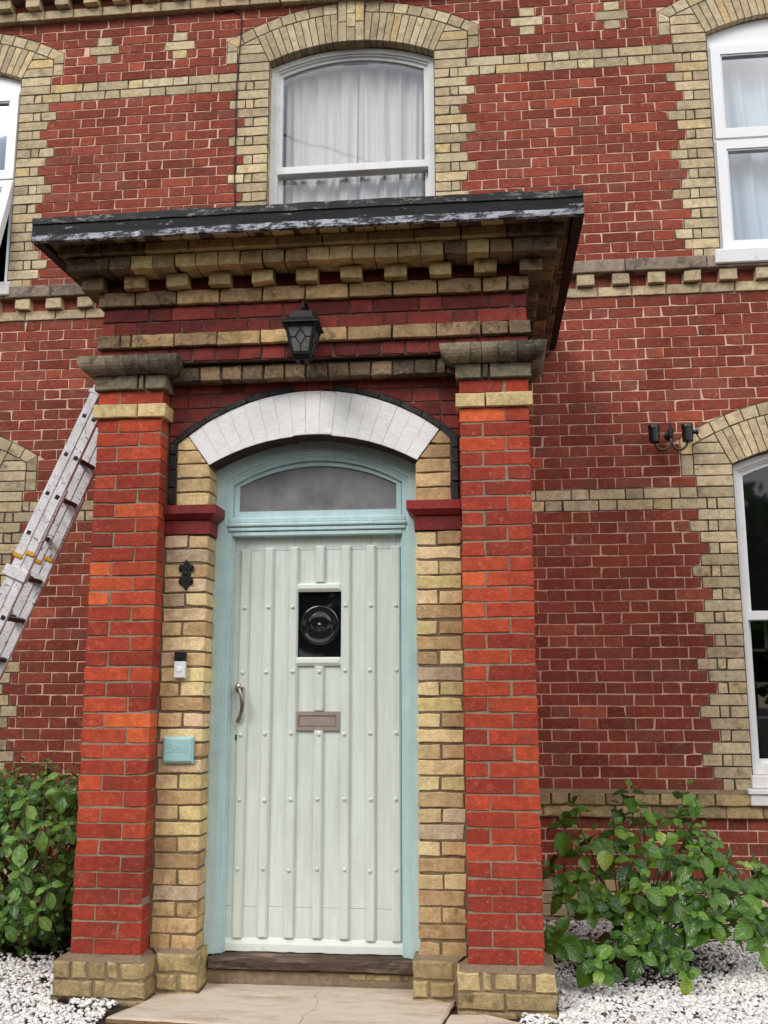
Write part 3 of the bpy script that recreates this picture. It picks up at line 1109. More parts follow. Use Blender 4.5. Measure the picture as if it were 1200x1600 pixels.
# string course between the floors
sc = empty('string_course', (0, PH, 3.9), house)
sb = Pieces(sc, 'buff_brick', [M['wall_buff'], M['string_stone']], 60, hidden_by_porch)
x = WX0
while x < WX1:
    if abs(x + .11) > 1.0:
        sb.add(rect(x + .004, x + .226, 3.909 + .004, 3.984 - .003), PH - .014, PH + .1, tn(0, .8, .3))
    x += .2303
sb.build()
dn = Pieces(sc, 'dentil', [M['wall_buff']], 60, hidden_by_porch)
rr = Pieces(sc, 'red_brick', [M['wall_red']], 60, hidden_by_porch)
k = -20
while True:
    x0 = 1.786 + k * .2398
    if x0 > WX1:
        break
    if x0 > WX0 and abs(x0) > 1.0:
        dn.add(rect(x0, x0 + .118, 3.986, 4.066), PH - .05, PH + .1, tn(.1, .9, .3), ch=.004)
        rr.add(rect(x0 + .122, x0 + .235, 3.986, 4.066), PH + .002, PH + .1, red_tone(0, 0))
    k += 1
dn.build(); rr.build()
st = Pieces(sc, 'stone', [M['string_stone']], 60, hidden_by_porch, ch=.006, jit=.002)
x = WX0 - .1
while x < WX1:
    L = rnd.uniform(.3, .56)
    if (x + L < W_RU.cx - HALF - .05 or x > W_RU.cx + HALF + .05) and (x + L < W_LU.cx - HALF - .05 or x > W_LU.cx + HALF + .05) or True:
        st.add(rect(x + .003, x + L - .003, Z_STONE0 + .002, Z_STONE1 - .002), PH - .065, PH + .1, tn(0, 1, .3))
    x += L
st.build()

# plinth string course
ps = empty('plinth_course', (0, PH, .45), house)
pb = Pieces(ps, 'buff_brick', [M['plinth']], 120, hidden_by_porch, ch=.006, jit=.003)
for i, (z0, z1, pr_) in enumerate(((.446, .519, .035), (.521, .592, .055))):
    x = WX0 + .05 * i
    while x < WX1:
        L = rnd.choice((.225, .225, .112)) if i else rnd.choice((.225, .225, .225, .112))
        if abs(x + .1) > 1.0:
            pb.add(rect(x + .004, x + L - .004, z0, z1), PH - pr_ + rnd.uniform(-.004, .004), PH + .1, tn(.1, .9, .2))
        x += L
pb.build()
f = MB()
f.add([(WX0, PH - .055, .592), (WX1, PH - .055, .592), (WX1, PH - .02, .613), (WX0, PH - .02, .613), (WX1, PH + .01, .615), (WX0, PH + .01, .615), (WX0, PH - .046, .44), (WX1, PH - .046, .44)],
      [(0, 1, 2, 3), (3, 2, 4, 5)])
f.box(WX0, WX1, PH - .028, PH + .05, .448, .593)
f.build('cement_fillet', M['cement'], ps)

# eaves cornice at the very top
ec = empty('eaves_cornice', (0, PH, 6.35), house)
e1 = Pieces(ec, 'buff_brick', [M['wall_buff']], 60, hidden_by_porch)
ZE = Z_STONE1 + 29 * UPG
x = WX0
while x < WX1:
    e1.add(rect(x + .004, x + .228, ZE + .002, ZE + .073), PH - .055, PH + .1, tn(0, .9, .4))
    x += .232
e1.build()
e2 = Pieces(ec, 'dentil', [M['wall_buff']], 60, hidden_by_porch)
e3 = Pieces(ec, 'red_brick', [M['wall_red']], 60, hidden_by_porch)
x = -4.2
while x < WX1:
    e2.add(rect(x, x + .11, ZE + .077, ZE + .15), PH - .11, PH + .1, tn(0, .9, .4))
    e3.add(rect(x + .114, x + .228, ZE + .077, ZE + .15), PH - .03, PH + .1, red_tone(0, 0))
    x += .232
e2.build(); e3.build()
f = MB()
f.box(WX0, WX1, PH - .13, PH + .2, ZE + .156, ZE + .24, .004)
f.build('coping', M['string_stone'], ec)


# ------------------------------------------------------------------ windows
def arch_pts(cx, half, z0, zs, rise, n=16):
    R = (half * half + rise * rise) / (2 * rise)
    zc = zs + rise - R
    a0 = math.asin(half / R)
    pts = [(cx + half, z0)]
    for i in range(n + 1):
        a = a0 - 2 * a0 * i / n
        pts.append((cx + R * math.sin(a), zc + R * math.cos(a)))
    pts.append((cx - half, z0))
    return pts


def ring(mb, A, B, y0, y1, closed=True, mat=0, inner=True, ch=0.003):
    """frame between outline A (outside) and B (inside), front at y0"""
    n = len(A)
    vs = [(u, y0, v) for u, v in A] + [(u, y0, v) for u, v in B] + [(u, y1, v) for u, v in B] + [(u, y1, v) for u, v in A]
    fs = []
    m_ = n if closed else n - 1
    for i in range(m_):
        j = (i + 1) % n
        fs.append((i, n + i, n + j, j))
        fs.append((n + i, 2 * n + i, 2 * n + j, n + j))
        fs.append((3 * n + i, i, j, 3 * n + j))
    mb.add(vs, [f_[::-1] for f_ in fs], mat)
    return mb


def pane(mb, A, y, mat=0):
    mb.add([(u, y, v) for u, v in A], [tuple(range(len(A)))[::-1]], mat)
    return mb


def curtain(name, parent, x0, x1, z0, z1, y, amp=.02, folds=9, seed=1, m_='curtain', sway=0.0):
    R = random.Random(seed)
    ph = [R.uniform(0, 6.28) for _ in range(5)]
    nx, nz = 110, 8
    vs, fs = [], []
    for j in range(nz + 1):
        v = j / nz
        for i in range(nx + 1):
            u = i / nx
            w_ = u * folds * 2 * math.pi
            d = math.sin(w_ + ph[0] + .5 * math.sin(2.3 * w_ / folds * 2 + ph[1])) + .5 * math.sin(1.73 * w_ + ph[2]) + .3 * math.sin(3.1 * w_ + ph[3])
            vs.append((x0 + (x1 - x0) * u + sway * (1 - v) * math.sin(u * 5), y + amp * d * (1 - .3 * v), z0 + (z1 - z0) * v))
    for j in range(nz):
        for i in range(nx):
            a = j * (nx + 1) + i
            fs.append((a, a + 1, a + nx + 2, a + nx + 1))
    mb = MB(); mb.add(vs, fs)
    return mb.build(name, M[m_], parent, smooth=True)


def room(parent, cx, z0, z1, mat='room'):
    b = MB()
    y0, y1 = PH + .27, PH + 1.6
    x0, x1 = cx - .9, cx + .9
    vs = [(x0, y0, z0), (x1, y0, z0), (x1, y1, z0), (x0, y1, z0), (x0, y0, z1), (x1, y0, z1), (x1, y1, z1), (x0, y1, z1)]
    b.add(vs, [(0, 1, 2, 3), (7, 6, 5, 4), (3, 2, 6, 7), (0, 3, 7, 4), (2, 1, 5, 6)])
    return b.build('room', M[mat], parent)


def sash_window(w, z0, zmeet, nm, dark=False, yb=0.085):
    t = empty('window', (w.cx, PH, z0), house)
    h1, h2, h3 = HALF - .001, HALF - .045, HALF - .085
    zs, rs = w.zs - .004, w.rise - .006
    A = arch_pts(w.cx, h1, z0, zs, rs); B = arch_pts(w.cx, h2, z0 + .05, zs - .03, rs - .01); C = arch_pts(w.cx, h3, z0 + .09, zs - .06, rs - .018)
    b = MB()
    ring(b, A, B, PH + yb, PH + .26)
    B2 = arch_pts(w.cx, h2 - .012, z0 + .06, zs - .04, rs - .012)
    ring(b, B, B2, PH + yb + .014, PH + .26)
    b.build('frame', M['white'], t)
    # upper sash
    b = MB()
    up = [(u, max(v, zmeet)) for u, v in C]
    upo = [(u, max(v, zmeet - .035)) for u, v in B2]
    ring(b, upo, up, PH + yb + .03, PH + yb + .075)
    b.box(w.cx - h2, w.cx + h2, PH + yb + .018, PH + yb + .075, zmeet - .055, zmeet + .005, .004)
    b.build('upper_sash', M['white'], t)
    b = MB(); pane(b, up, PH + yb + .05); b.build('pane', M['dark_glass'] if dark else M['glass'], t)
    # lower sash, behind
    b = MB()
    lo = [(w.cx + h3, z0 + .09), (w.cx + h3, zmeet - .05), (w.cx - h3, zmeet - .05), (w.cx - h3, z0 + .09)]
    loo = [(w.cx + h2 - .01, z0 + .02), (w.cx + h2 - .01, zmeet - .02), (w.cx - h2 + .01, zmeet - .02), (w.cx - h2 + .01, z0 + .02)]
    ring(b, loo, lo, PH + yb + .08, PH + yb + .12)
    b.build('lower_sash', M['white'], t)
    b = MB(); pane(b, lo, PH + yb + .1); b.build('pane', M['glass'], t)
    return t, h3


wc, h3 = sash_window(W_CEN, Z_STONE1 - .02, 5.085, 'centre')
tag(wc, 'arched white sash window with net curtains above the porch')
curtain('curtain', wc, W_CEN.cx - h3, W_CEN.cx + .02, 4.1, 6.02, PH + .25, .02, 3, 3, sway=.02)
curtain('curtain', wc, W_CEN.cx + .0, W_CEN.cx + h3, 4.1, 6.02, PH + .252, .024, 4, 8, sway=.03)
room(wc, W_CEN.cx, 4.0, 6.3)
wr, h3 = sash_window(W_RL, ZW + .1, 1.735, 'right', dark=True, yb=.06)
tag(wr, 'white sash window with dark glass on the ground floor')
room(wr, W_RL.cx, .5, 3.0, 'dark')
b = MB()
for z in (1.49, 1.275, 1.055):
    b.box(W_RL.cx - h3, W_RL.cx + h3, PH + .2, PH + .21, z - .008, z + .008)
b.box(W_RL.cx - h3 + .1, W_RL.cx - h3 + .12, PH + .2, PH + .21, 1.48, 1.7)
b.build('inner_glazing_bar', M['room'], wr)
b = MB()
b.box(W_RL.cx - HALF - .012, W_RL.cx + HALF + .012, PH - .03, PH + .14, ZW + .02, ZW + .098, .006)
b.box(W_RL.cx - HALF - .05, W_RL.cx + HALF + .05, PH - .085, PH + .1, ZW - .012, ZW + .018, .005)
b.box(W_RL.cx - HALF - .035, W_RL.cx + HALF + .035, PH - .07, PH + .1, ZW - .08, ZW - .014, .005)
b.build('sill', M['white_sill'], wr)
wl_, h3 = sash_window(W_LL, ZW + .1, 1.735, 'left', dark=True, yb=.06)
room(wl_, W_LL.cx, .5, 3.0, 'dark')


def upvc_window(w, open_angle=0.0):
    t = empty('window', (w.cx, PH, w.zsill), house)
    y = PH + .04
    x0, x1 = w.cx - HALF + .002, w.cx + HALF - .002
    zb, zt = w.zsill + .035, 5.83
    zmid = 5.07
    b = MB()
    A = arch_pts(w.cx, HALF - .002, zt - .01, w.zs - .002, w.rise - .004)
    b.add([(u, y + .015, v) for u, v in A] + [(u, y + .06, v) for u, v in A], [tuple(range(len(A)))[::-1]])
    b.build('arch_panel', M['upvc'], t)
    b = MB()
    o = [(x1, zb), (x1, zt), (x0, zt), (x0, zb)]
    i_ = [(x1 - .045, zb + .045), (x1 - .045, zt - .045), (x0 + .045, zt - .045), (x0 + .045, zb + .045)]
    ring(b, o, i_, y, PH + .26)
    b.box(x0 + .04, x1 - .04, y + .001, y + .07, zmid - .025, zmid + .025, .003)
    b.build('frame', M['upvc'], t)

    def casement(za, zb_, ang):
        sub = []
        b = MB()
        xa, xb = x0 + .028, x1 - .028
        o = [(xb, za), (xb, zb_), (xa, zb_), (xa, za)]
        q = .066
        i_ = [(xb - q, za + q), (xb - q, zb_ - q), (xa + q, zb_ - q), (xa + q, za + q)]
        q2 = .078
        i2 = [(xb - q2, za + q2), (xb - q2, zb_ - q2), (xa + q2, zb_ - q2), (xa + q2, za + q2)]
        ring(b, o, i_, y - .014, y + .05)
        ring(b, i_, i2, y - .004, y + .05)
        if ang:
            cs, sn = math.cos(ang), math.sin(ang)
            rot = lambda v: (v[0], y - (y - v[1]) * cs - (zb_ - v[2]) * sn, zb_ - (zb_ - v[2]) * cs + (y - v[1]) * sn)
            b.v = [rot(v) for v in b.v]
        b.build('casement', M['upvc'], t)
        b = MB(); pane(b, i2, y + .02)
        if ang:
            b.v = [rot(v) for v in b.v]
        b.build('pane', M['glass_sky_tint'], t)
    casement(zmid + .01, zt - .028, 0)
    casement(zb + .028, zmid - .01, open_angle)
    b = MB()
    b.box(x0 - .055, x1 + .055, PH - .085, PH + .1, Z_STONE0 + .02, Z_STONE1 + .03, .008)
    b.build('sill', M['white_sill'], t)
    return t


wru = upvc_window(W_RU)
tag(wru, 'white plastic window with white curtains behind glass tinted with reflected sky blue on the upper floor')
curtain('curtain', wru, W_RU.cx - .56, W_RU.cx + .56, 4.2, 5.8, PH + .22, .03, 7, 5, sway=.1)
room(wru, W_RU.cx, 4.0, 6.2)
wlu = upvc_window(W_LU, math.radians(17))
tag(wlu, 'white plastic window with its lower casement pushed open')
curtain('curtain', wlu, W_LU.cx - .56, W_LU.cx + .3, 5.1, 5.8, PH + .3, .02, 6, 6)
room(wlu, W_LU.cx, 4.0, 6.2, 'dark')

# ------------------------------------------------------------------ the porch
porch = empty('brick_porch', (0, 0, GZ))
tag(porch, 'projecting red brick porch with pillars, corbelled buff cornice and a pale green door', 'porch')
PX0, PX1 = 0.766, 1.111       # pillar, inner and outer edge
PJ = 0.0088
PIER_Y, PIER_IN = 0.115, 0.535


def sx(s, a, b):
    return (a, b) if s > 0 else (-b, -a)


def pill_tone(top=False):
    t = rnd.random()
    if top and t > .1:
        return (rnd.uniform(0, .5), rnd.random(), rnd.random() * .6, rnd.choice((.1, .4)))
    r = rnd.uniform(.9, 1) if t < .08 else (rnd.uniform(0, .2) if t < .3 else rnd.uniform(.25, .85))
    return (r, rnd.random(), rnd.random(), rnd.choice((0, 0, .25)))


def run_piece(a, b, prof, xa, xb, ya, yb, side, mitre_a, mitre_b):
    """a length of moulding: side 'f' runs along x at the front, 'l'/'r' along y on the left/right face; prof = (offset, z) from bottom to top"""
    vs = []
    for end, mt in ((a, mitre_a), (b, mitre_b)):
        for o, z in prof:
            if side == 'f':
                xx = end + (mt * o)
                vs.append((xx, ya - o, z))
            elif side == 'r':
                vs.append((xb + o, end + mt * o, z))
            else:
                vs.append((xa - o, end + mt * o, z))
        for o, z in ((-.08, prof[-1][1]), (-.08, prof[0][1])):
            if side == 'f':
                vs.append((end, ya - o, z))
            elif side == 'r':
                vs.append((xb + o, end + (0.08 if mt else 0), z))
            else:
                vs.append((xa - o, end + (0.08 if mt else 0), z))
    n_ = len(prof) + 2
    fs = [(i, n_ + i, n_ + (i + 1) % n_, (i + 1) % n_) for i in range(n_)]
    fs += [tuple(range(n_))[::-1], tuple(range(n_, 2 * n_))]
    return vs, fs


for s in (-1, 1):
    x0, x1 = sx(s, PX0, PX1)
    c = MB()
    c.box(x0 + .005, x1 - .005, .0042, .5, -.5, 2.9)
    pil = c.build('pillar', M['mort_porch'], porch)
    rb = Pieces(pil, 'red_brick', [M['pillar_red'], M['soot_red']], 300, ch=.002, jit=.0021, tilt=.007)
    for i in list(range(35)) + [36]:
        z0, z1 = i * GP + PJ / 2, (i + 1) * GP - PJ / 2
        first_long = (i % 2 == 0) if s > 0 else (i % 2 == 1)
        cut = x0 + (.2265 if first_long else .113)
        for a, b in ((x0, cut - PJ / 2), (cut + PJ / 2, x1)):
            j1, j2 = rnd.uniform(-.002, .002), rnd.uniform(-.002, .002)
            a2 = a if a == x0 else a + j1
            b2 = b if b == x1 else b + j1
            rb.add(rect(a2, b2, z0 + rnd.uniform(-.0015, .0015), z1 + rnd.uniform(-.0015, .0015)), rnd.uniform(-.002, .002), .108, pill_tone(i > 24 and rnd.random() < .75) if i > 5 else (rnd.uniform(0, .22), rnd.random(), rnd.random() * .5, .45))
    rb.build()
    bb = Pieces(pil, 'buff_brick', [M['corn_buff'], M['cap_stone']], 40, ch=.004, jit=.0016)
    xa, xb = x0 - .019, x1 + .019
    cut = xa + (.15 if s > 0 else .235)
    bb.add(rect(xa, cut - .004, 35 * GP + .002, 36 * GP - .002), -.02, .115, tn(.5, 1))
    bb.add(rect(cut + .004, xb, 35 * GP + .002, 36 * GP - .002), -.02, .115, tn(.5, 1))
    for a, b in ((xa, xa + .13), (xa + .137, xa + .165), (xa + .172, xb)) if s > 0 else ((xa, xa + .23), (xa + .237, xa + .262), (xa + .269, xb)):
        bb.add(rect(a + .002, b - .002, 37 * GP + .002, 38 * GP + .002), -.022, .115, tn(.2, .9, .2), mat=1)
    bb.build()
    # flared capital
    cp = Pieces(pil, 'capital_brick', [M['cap_stone']], 40)
    prof = []
    for q in range(7):
        th = math.pi / 2 * q / 6
        prof.append((.024 + .069 * math.sin(th), 38 * GP + .004 + .072 * (1 - math.cos(th))))
    prof.append((.093, 39.2 * GP))
    cuts = [x0, x0 + .06, x0 + .115, x0 + .2, x0 + .29, x1] if s > 0 else [x0, x0 + .06, x0 + .155, x0 + .235, x0 + .29, x1]
    for i in range(5):
        a, b = cuts[i], cuts[i + 1]
        g_ = .0015
        v_, f_ = run_piece(a + (g_ if i else 0), b - (g_ if i < 4 else 0), prof, x0, x1, 0, .4, 'f', -1 if i == 0 else 0, 1 if i == 4 else 0)
        cp.add([], 0, 0, tn(0, 1, .2), custom=(v_, f_), score=500)
    for side in 'lr':
        ys = [0, .11, .22, .335] if (side == 'l') == (s < 0) else [0, .114]
        for i in range(len(ys) - 1):
            v_, f_ = run_piece(ys[i] + (.0015 if i else 0), ys[i + 1] - .0015, prof, x0, x1, 0, .4, side, -1 if i == 0 else 0, 0)
            cp.add([], 0, 0, tn(0, 1, .2), custom=(v_, f_), score=60)
    cp.build()
    # plinth
    px0, px1 = sx(s, PX0 - .052, PX1 + .05)
    pb = Pieces(pil, 'plinth_brick', [M['plinth']], 60, ch=.007, jit=.004, tilt=.02)
    w_ = px1 - px0
    cuts = [0, .25, .37, .62, .77, 1.0] if s > 0 else [0, .2, .38, .58, .71, 1.0]
    for i in range(5):
        pb.add(rect(px0 + w_ * cuts[i] + .006, px0 + w_ * cuts[i + 1] - .006, -.088, -.014), -.078 + rnd.uniform(-.003, .003), .1, tn(.1, 1, .1))
    cm = .48 if s > 0 else .45
    pb.add(rect(px0 + .002, px0 + w_ * cm - .006, -.168, -.097), -.08, .1, tn(.1, .8, .3))
    pb.add(rect(px0 + w_ * cm + .006, px1 - .002, -.168, -.097), -.078, .1, tn(.1, .8, .3))
    pb.add(rect(px0 + .004, px0 + w_ * .6, -.25, -.176), -.082, .1, tn(.1, .8, .3))
    pb.add(rect(px0 + w_ * .6 + .01, px1 - .004, -.25, -.176), -.08, .1, tn(.1, .8, .3))
    xs_ = px1 if s > 0 else px0
    for z0, z1 in ((-.088, -.014), (-.168, -.097)):
        for k_ in range(3):
            ya = .11 + .22 * k_
            mpf = (lambda u, v, w: (px1 - w, u, v)) if s > 0 else (lambda u, v, w: (px0 + w, u, v))
            pb.add(rect(ya, ya + .21, z0, z1), 0, .1, tn(.1, .9, .2), mp=mpf, score=5)
    pb.build()
    f = MB()
    ch_ = .018
    o1 = [(px0 + ch_, -.072), (px1 - ch_, -.072), (px1 - .004, -.072 + ch_), (px1 - .004, .6), (px0 + .004, .6), (px0 + .004, -.072 + ch_)]
    i1 = [(x0 + .002, .002), (x1 - .002, .002), (x1 - .002, .02), (x1 - .002, .6), (x0 + .002, .6), (x0 + .002, .02)]
    f.add([(x, y, -.015) for x, y in o1] + [(x, y, .004) for x, y in i1], [(i, (i + 1) % 6, 6 + (i + 1) % 6, 6 + i) for i in range(6)])
    f.box(px0 + .01, px1 - .01, -.068, .5, -.3, -.017)
    f.build('cement_fillet', M['cement'], pil)

    # buff pier beside the door
    a0_, a1_ = sx(s, PIER_IN, PX0)
    c = MB()
    c.box(a0_ + .006, a1_ + (.02 if s > 0 else -.006) - (.006 if s < 0 else 0) if s > 0 else a1_ + .02, PIER_Y + .007, .5, -.3, 27 * GP) if False else None
    lo_, hi_ = (PIER_IN + .007, PX0 + .02) if s > 0 else (-PX0 - .02, -PIER_IN - .007)
    c.box(lo_, hi_, PIER_Y + .0055, .258, -.3, 27 * GP)
    pier = c.build('pier', M['mort_pier'], porch)
    pp = Pieces(pier, 'buff_brick', [M['pier_buff']], 100, ch=.0035, jit=.0026, tilt=.01)
    for i in range(27):
        z0, z1 = i * GP + .005, (i + 1) * GP - .005
        low = .5 if i < 3 else 0
        two = (i % 2 == 0)
        e0, e1 = sx(s, PIER_IN, PX0 - .004)
        if two:
            cut = (e0 + e1) / 2 + rnd.uniform(-.012, .012)
            spans = ((e0, cut - .005), (cut + .005, e1))
        else:
            spans = ((e0, e1 - .006),) if s > 0 else ((e0 + .006, e1),)
        for a, b in spans:
            tone = tn(0, 1, low) if i >= 3 else (rnd.uniform(0, .3), rnd.random(), rnd.random() * .5, .6)
            pp.add(rect(a, b, z0 + rnd.uniform(-.003, .003), z1 + rnd.uniform(-.003, .003)), PIER_Y + rnd.uniform(-.004, .002), .256, tone)
    # upper part of the pier beside the arch
    e0, e1 = sx(s, PIER_IN, .714)
    for i in range(29, 35):
        z0, z1 = i * GP + .004, (i + 1) * GP - .004
        poly = rect(e0, e1, z0, z1)
        if s > 0:
            poly = clip(poly, (.664, 2.541), (.549, 2.383))
            poly = clip(poly, (.745, 2.485), (.655, 2.555))
        else:
            poly = clip(poly, (-.549, 2.383), (-.664, 2.541))
            poly = clip(poly, (-.655, 2.555), (-.745, 2.485))
        pp.add(poly, PIER_Y + rnd.uniform(-.002, .002), .256, tn(0, .7, .1))
    pp.build()
    c = MB()
    lo_, hi_ = (PIER_IN + .008, PX0 + .02) if s > 0 else (-PX0 - .02, -PIER_IN - .008)
    c.box(lo_, hi_, PIER_Y + .012, .258, 27 * GP + .001, 2.42)
    c.build('mortar_bed', M['mort_pier'], pier)
    # pier plinth
    q0, q1 = sx(s, PIER_IN - .028, PX0 - .054)
    pq = Pieces(pier, 'plinth_brick', [M['plinth']], 30, ch=.01, jit=.004, tilt=.03)
    pq.add(rect(q0 + .001, q1 - .008, -.085, -.006), PIER_Y - .055, .27, tn(.1, 1, .1))
    cm = q0 + (q1 - q0) * (.38 if s > 0 else .55)
    pq.add(rect(q0 + .002, cm - .006, -.165, -.095), PIER_Y - .057, .27, tn(.1, .9, .2))
    pq.add(rect(cm + .006, q1 - .008, -.165, -.095), PIER_Y - .055, .27, tn(.1, .9, .2))
    pq.add(rect(q0 + .003, q1 - .008, -.25, -.173), PIER_Y - .06, .27, tn(.1, .9, .3))
    pq.build()
    f = MB()
    f.box(q0 + .012, q1 + .05 if s > 0 else q1 - .008, PIER_Y - .045, .262, -.3, -.01) if s > 0 else f.box(q0 - .05, q1 - .012, PIER_Y - .045, .262, -.3, -.01)
    i0, i1_ = sx(s, PIER_IN + .002, PX0 - .01)
    f.add([(q0 + .006, PIER_Y - .046, -.009), (q1, PIER_Y - .046, -.009), (q1, .2, .006), (i0 if s > 0 else q0, .2, .006), (i0, PIER_Y + .01, .016), (i1_, PIER_Y + .01, .016), (q0, .2, -.006)], [(0, 1, 5, 4), (0, 4, 3, 6)])
    f.build('cement_fillet', M['cement'], pier)
    # impost: a moulded red block on a plain red block
    im = Pieces(pier, 'impost', [M['impost']], 10)
    prof1 = [(.008, 27 * GP + .003), (.008, 28 * GP - .003)]
    prof2 = [(.012, 28 * GP + .002), (.022, 28 * GP + .01), (.036, 28 * GP + .024), (.045, 28 * GP + .03), (.045, 29 * GP)]
    b0, b1 = sx(s, PIER_IN, PX0 - .004)
    for prof in (prof1, prof2):
        ms = (-1, 0) if s > 0 else (0, 1)
        v_, f_ = run_piece(b0, b1, prof, b0, b1, PIER_Y, .4, 'f', *ms)
        v2, f2 = run_piece(PIER_Y, .256, prof, b0, b1, PIER_Y, .4, 'l' if s > 0 else 'r', -1, 0)
        k_ = len(v_)
        im.add([], 0, 0, tn(0, 1, .1), custom=(v_ + v2, f_ + [tuple(i + k_ for i in q) for q in f2]), score=300)
    im.build()

# arch over the door
arch = empty('door_arch', (0, PIER_Y, 2.4), porch)
RI, ZCI, AI = 1.089, 1.439, math.asin(.543 / 1.089)
RE, ZCE, AE = 1.071, 1.696, math.asin(.658 / 1.071)
NV = 17
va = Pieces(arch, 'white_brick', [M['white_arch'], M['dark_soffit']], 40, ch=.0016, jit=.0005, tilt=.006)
P_in = lambda t, d=0: ((RI + d) * math.sin(t * AI), ZCI + (RI + d) * math.cos(t * AI))
P_ex = lambda t, d=0: ((RE + d) * math.sin(t * AE), ZCE + (RE + d) * math.cos(t * AE))
for i in range(NV):
    t0, t1 = -1 + 2 * i / NV + .0009, -1 + 2 * (i + 1) / NV - .0009
    dq = .006 if i in (7, 8, 9) else 0
    poly = [P_in(t0, dq), P_in(t1, dq), P_ex(t1), P_ex(t0)]
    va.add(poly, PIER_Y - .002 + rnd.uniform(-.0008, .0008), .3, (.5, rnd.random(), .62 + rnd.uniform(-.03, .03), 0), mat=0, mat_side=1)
va.build()
bed = MB()
vs, fs = [], []
for i in range(25):
    t = -1 + 2 * i / 24
    a, b = P_in(t, .004), P_ex(t, -.002)
    vs += [(a[0], PIER_Y + .001, a[1]), (b[0], PIER_Y + .001, b[1])]
fs = [(2 * i, 2 * i + 2, 2 * i + 3, 2 * i + 1) for i in range(24)]
bed.add(vs, fs)
bed.build('painted_joint', M['white_arch'], arch)
lb = Pieces(arch, 'label_brick', [M['black_label']], 40, ch=.003, jit=.0015)
tl = .105 / .658
for s in (-1, 1):
    for i in range(5):
        u0, u1 = tl + (1 - tl) * i / 5 + .002, tl + (1 - tl) * (i + 1) / 5 - .002
        pts = [P_ex(s * u0, .003), P_ex(s * u1, .003), P_ex(s * u1, .031), P_ex(s * u0, .031)]
        lb.add(pts if area(pts) > 0 else pts[::-1], PIER_Y - .01, .2, tn())
    e = P_ex(s, .003); o = P_ex(s, .037)
    pts = [e, (s * .718, 2.488), (s * .752, 2.505), o]
    lb.add(pts if area(pts) > 0 else pts[::-1], PIER_Y - .01, .2, tn())
    for za, zb in ((2.172, 2.265), (2.269, 2.36), (2.364, 2.44), (2.444, 2.5)):
        a, b = sx(s, .72, .752)
        lb.add(rect(a, b, za, zb), PIER_Y - .01, .2, tn())
for k_ in range(3):
    x = -.105 + k_ * .07
    lb.add(rect(x + .002, x + .068, 2.772, 2.814), PIER_Y - .004, .2, tn()) if False else None
lb.build()
# red spandrel brickwork
span = MB()
vs = []
for i in range(25):
    t = -1 + 2 * i / 24
    q = P_ex(t, .01)
    vs += [(q[0], PIER_Y + .005, q[1]), (q[0], PIER_Y + .005, 2.95)]
span.add(vs, [(2 * i, 2 * i + 2, 2 * i + 3, 2 * i + 1) for i in range(24)])
for s in (-1, 1):
    a, b = sx(s, .64, .775)
    span.add([(a, PIER_Y + .0065, 2.1), (b, PIER_Y + .0065, 2.1), (b, PIER_Y + .0065, 2.95), (a, PIER_Y + .0065, 2.95)], [(0, 1, 2, 3)])
span = span.build('spandrel', M['mort_soot'], arch)
for i in range(30, 38):
    z0, z1 = i * GP + .004, (i + 1) * GP - .004
    for a, b in flemish(-.766, -.668, .05) + flemish(-.668, .668, .05 + .178 * (i % 2)) + flemish(.668, .766, .05):
        poly = rect(a + .004, b - .004, z0, min(z1, 2.82))
        xm = (a + b) / 2
        if abs(xm) < .668:
            ha = lambda x: ZCE + math.sqrt(max(.01, (RE + .036) ** 2 - min(abs(x), .69) ** 2))
            poly = clip(poly, (a, ha(a)), (b, ha(b)))
        elif xm > 0:
            poly = clip(poly, (.672, 2.580), (.766, 2.493))
        else:
            poly = clip(poly, (-.766, 2.493), (-.672, 2.580))
        if len(poly) < 3 or area(poly) < 3e-4:
            continue
        b_ = MB()
        b_.prism(poly, PIER_Y + rnd.uniform(-.001, .001), .2, .0025, 0, None, tn(0, 1, .1), jit=.001)
        b_.build('red_brick', M['soot_red'], arch)
for k_ in range(3):
    x = -.103 + k_ * .069
    b_ = MB(); b_.prism(rect(x + .002, x + .067, 2.771, 2.82), PIER_Y - .003, .2, .003, 0, None, tn(.6, 1), jit=.001)
    b_.build('red_brick', M['soot_red'], arch)

# frieze
c = MB()
c.box(-1.105, 1.105, .007, .3, 38.95 * GP, 3.60)
c.box(-.76, .76, .05, .3, 37.75 * GP, 38.9 * GP)
frieze = c.build('frieze', M['mort_soot'], porch)


def soot_tone(x, lo=0.0, hi=1.0):
    """soot is heaviest towards the corners, where the rain never washes"""
    e = min(1.0, max(0.0, (abs(x) - .45) / .7))
    return (max(0, min(1, rnd.uniform(lo, hi) * (1 - .75 * e))), rnd.random(), rnd.random(), .5 * e + rnd.choice((0, 0, .25)))


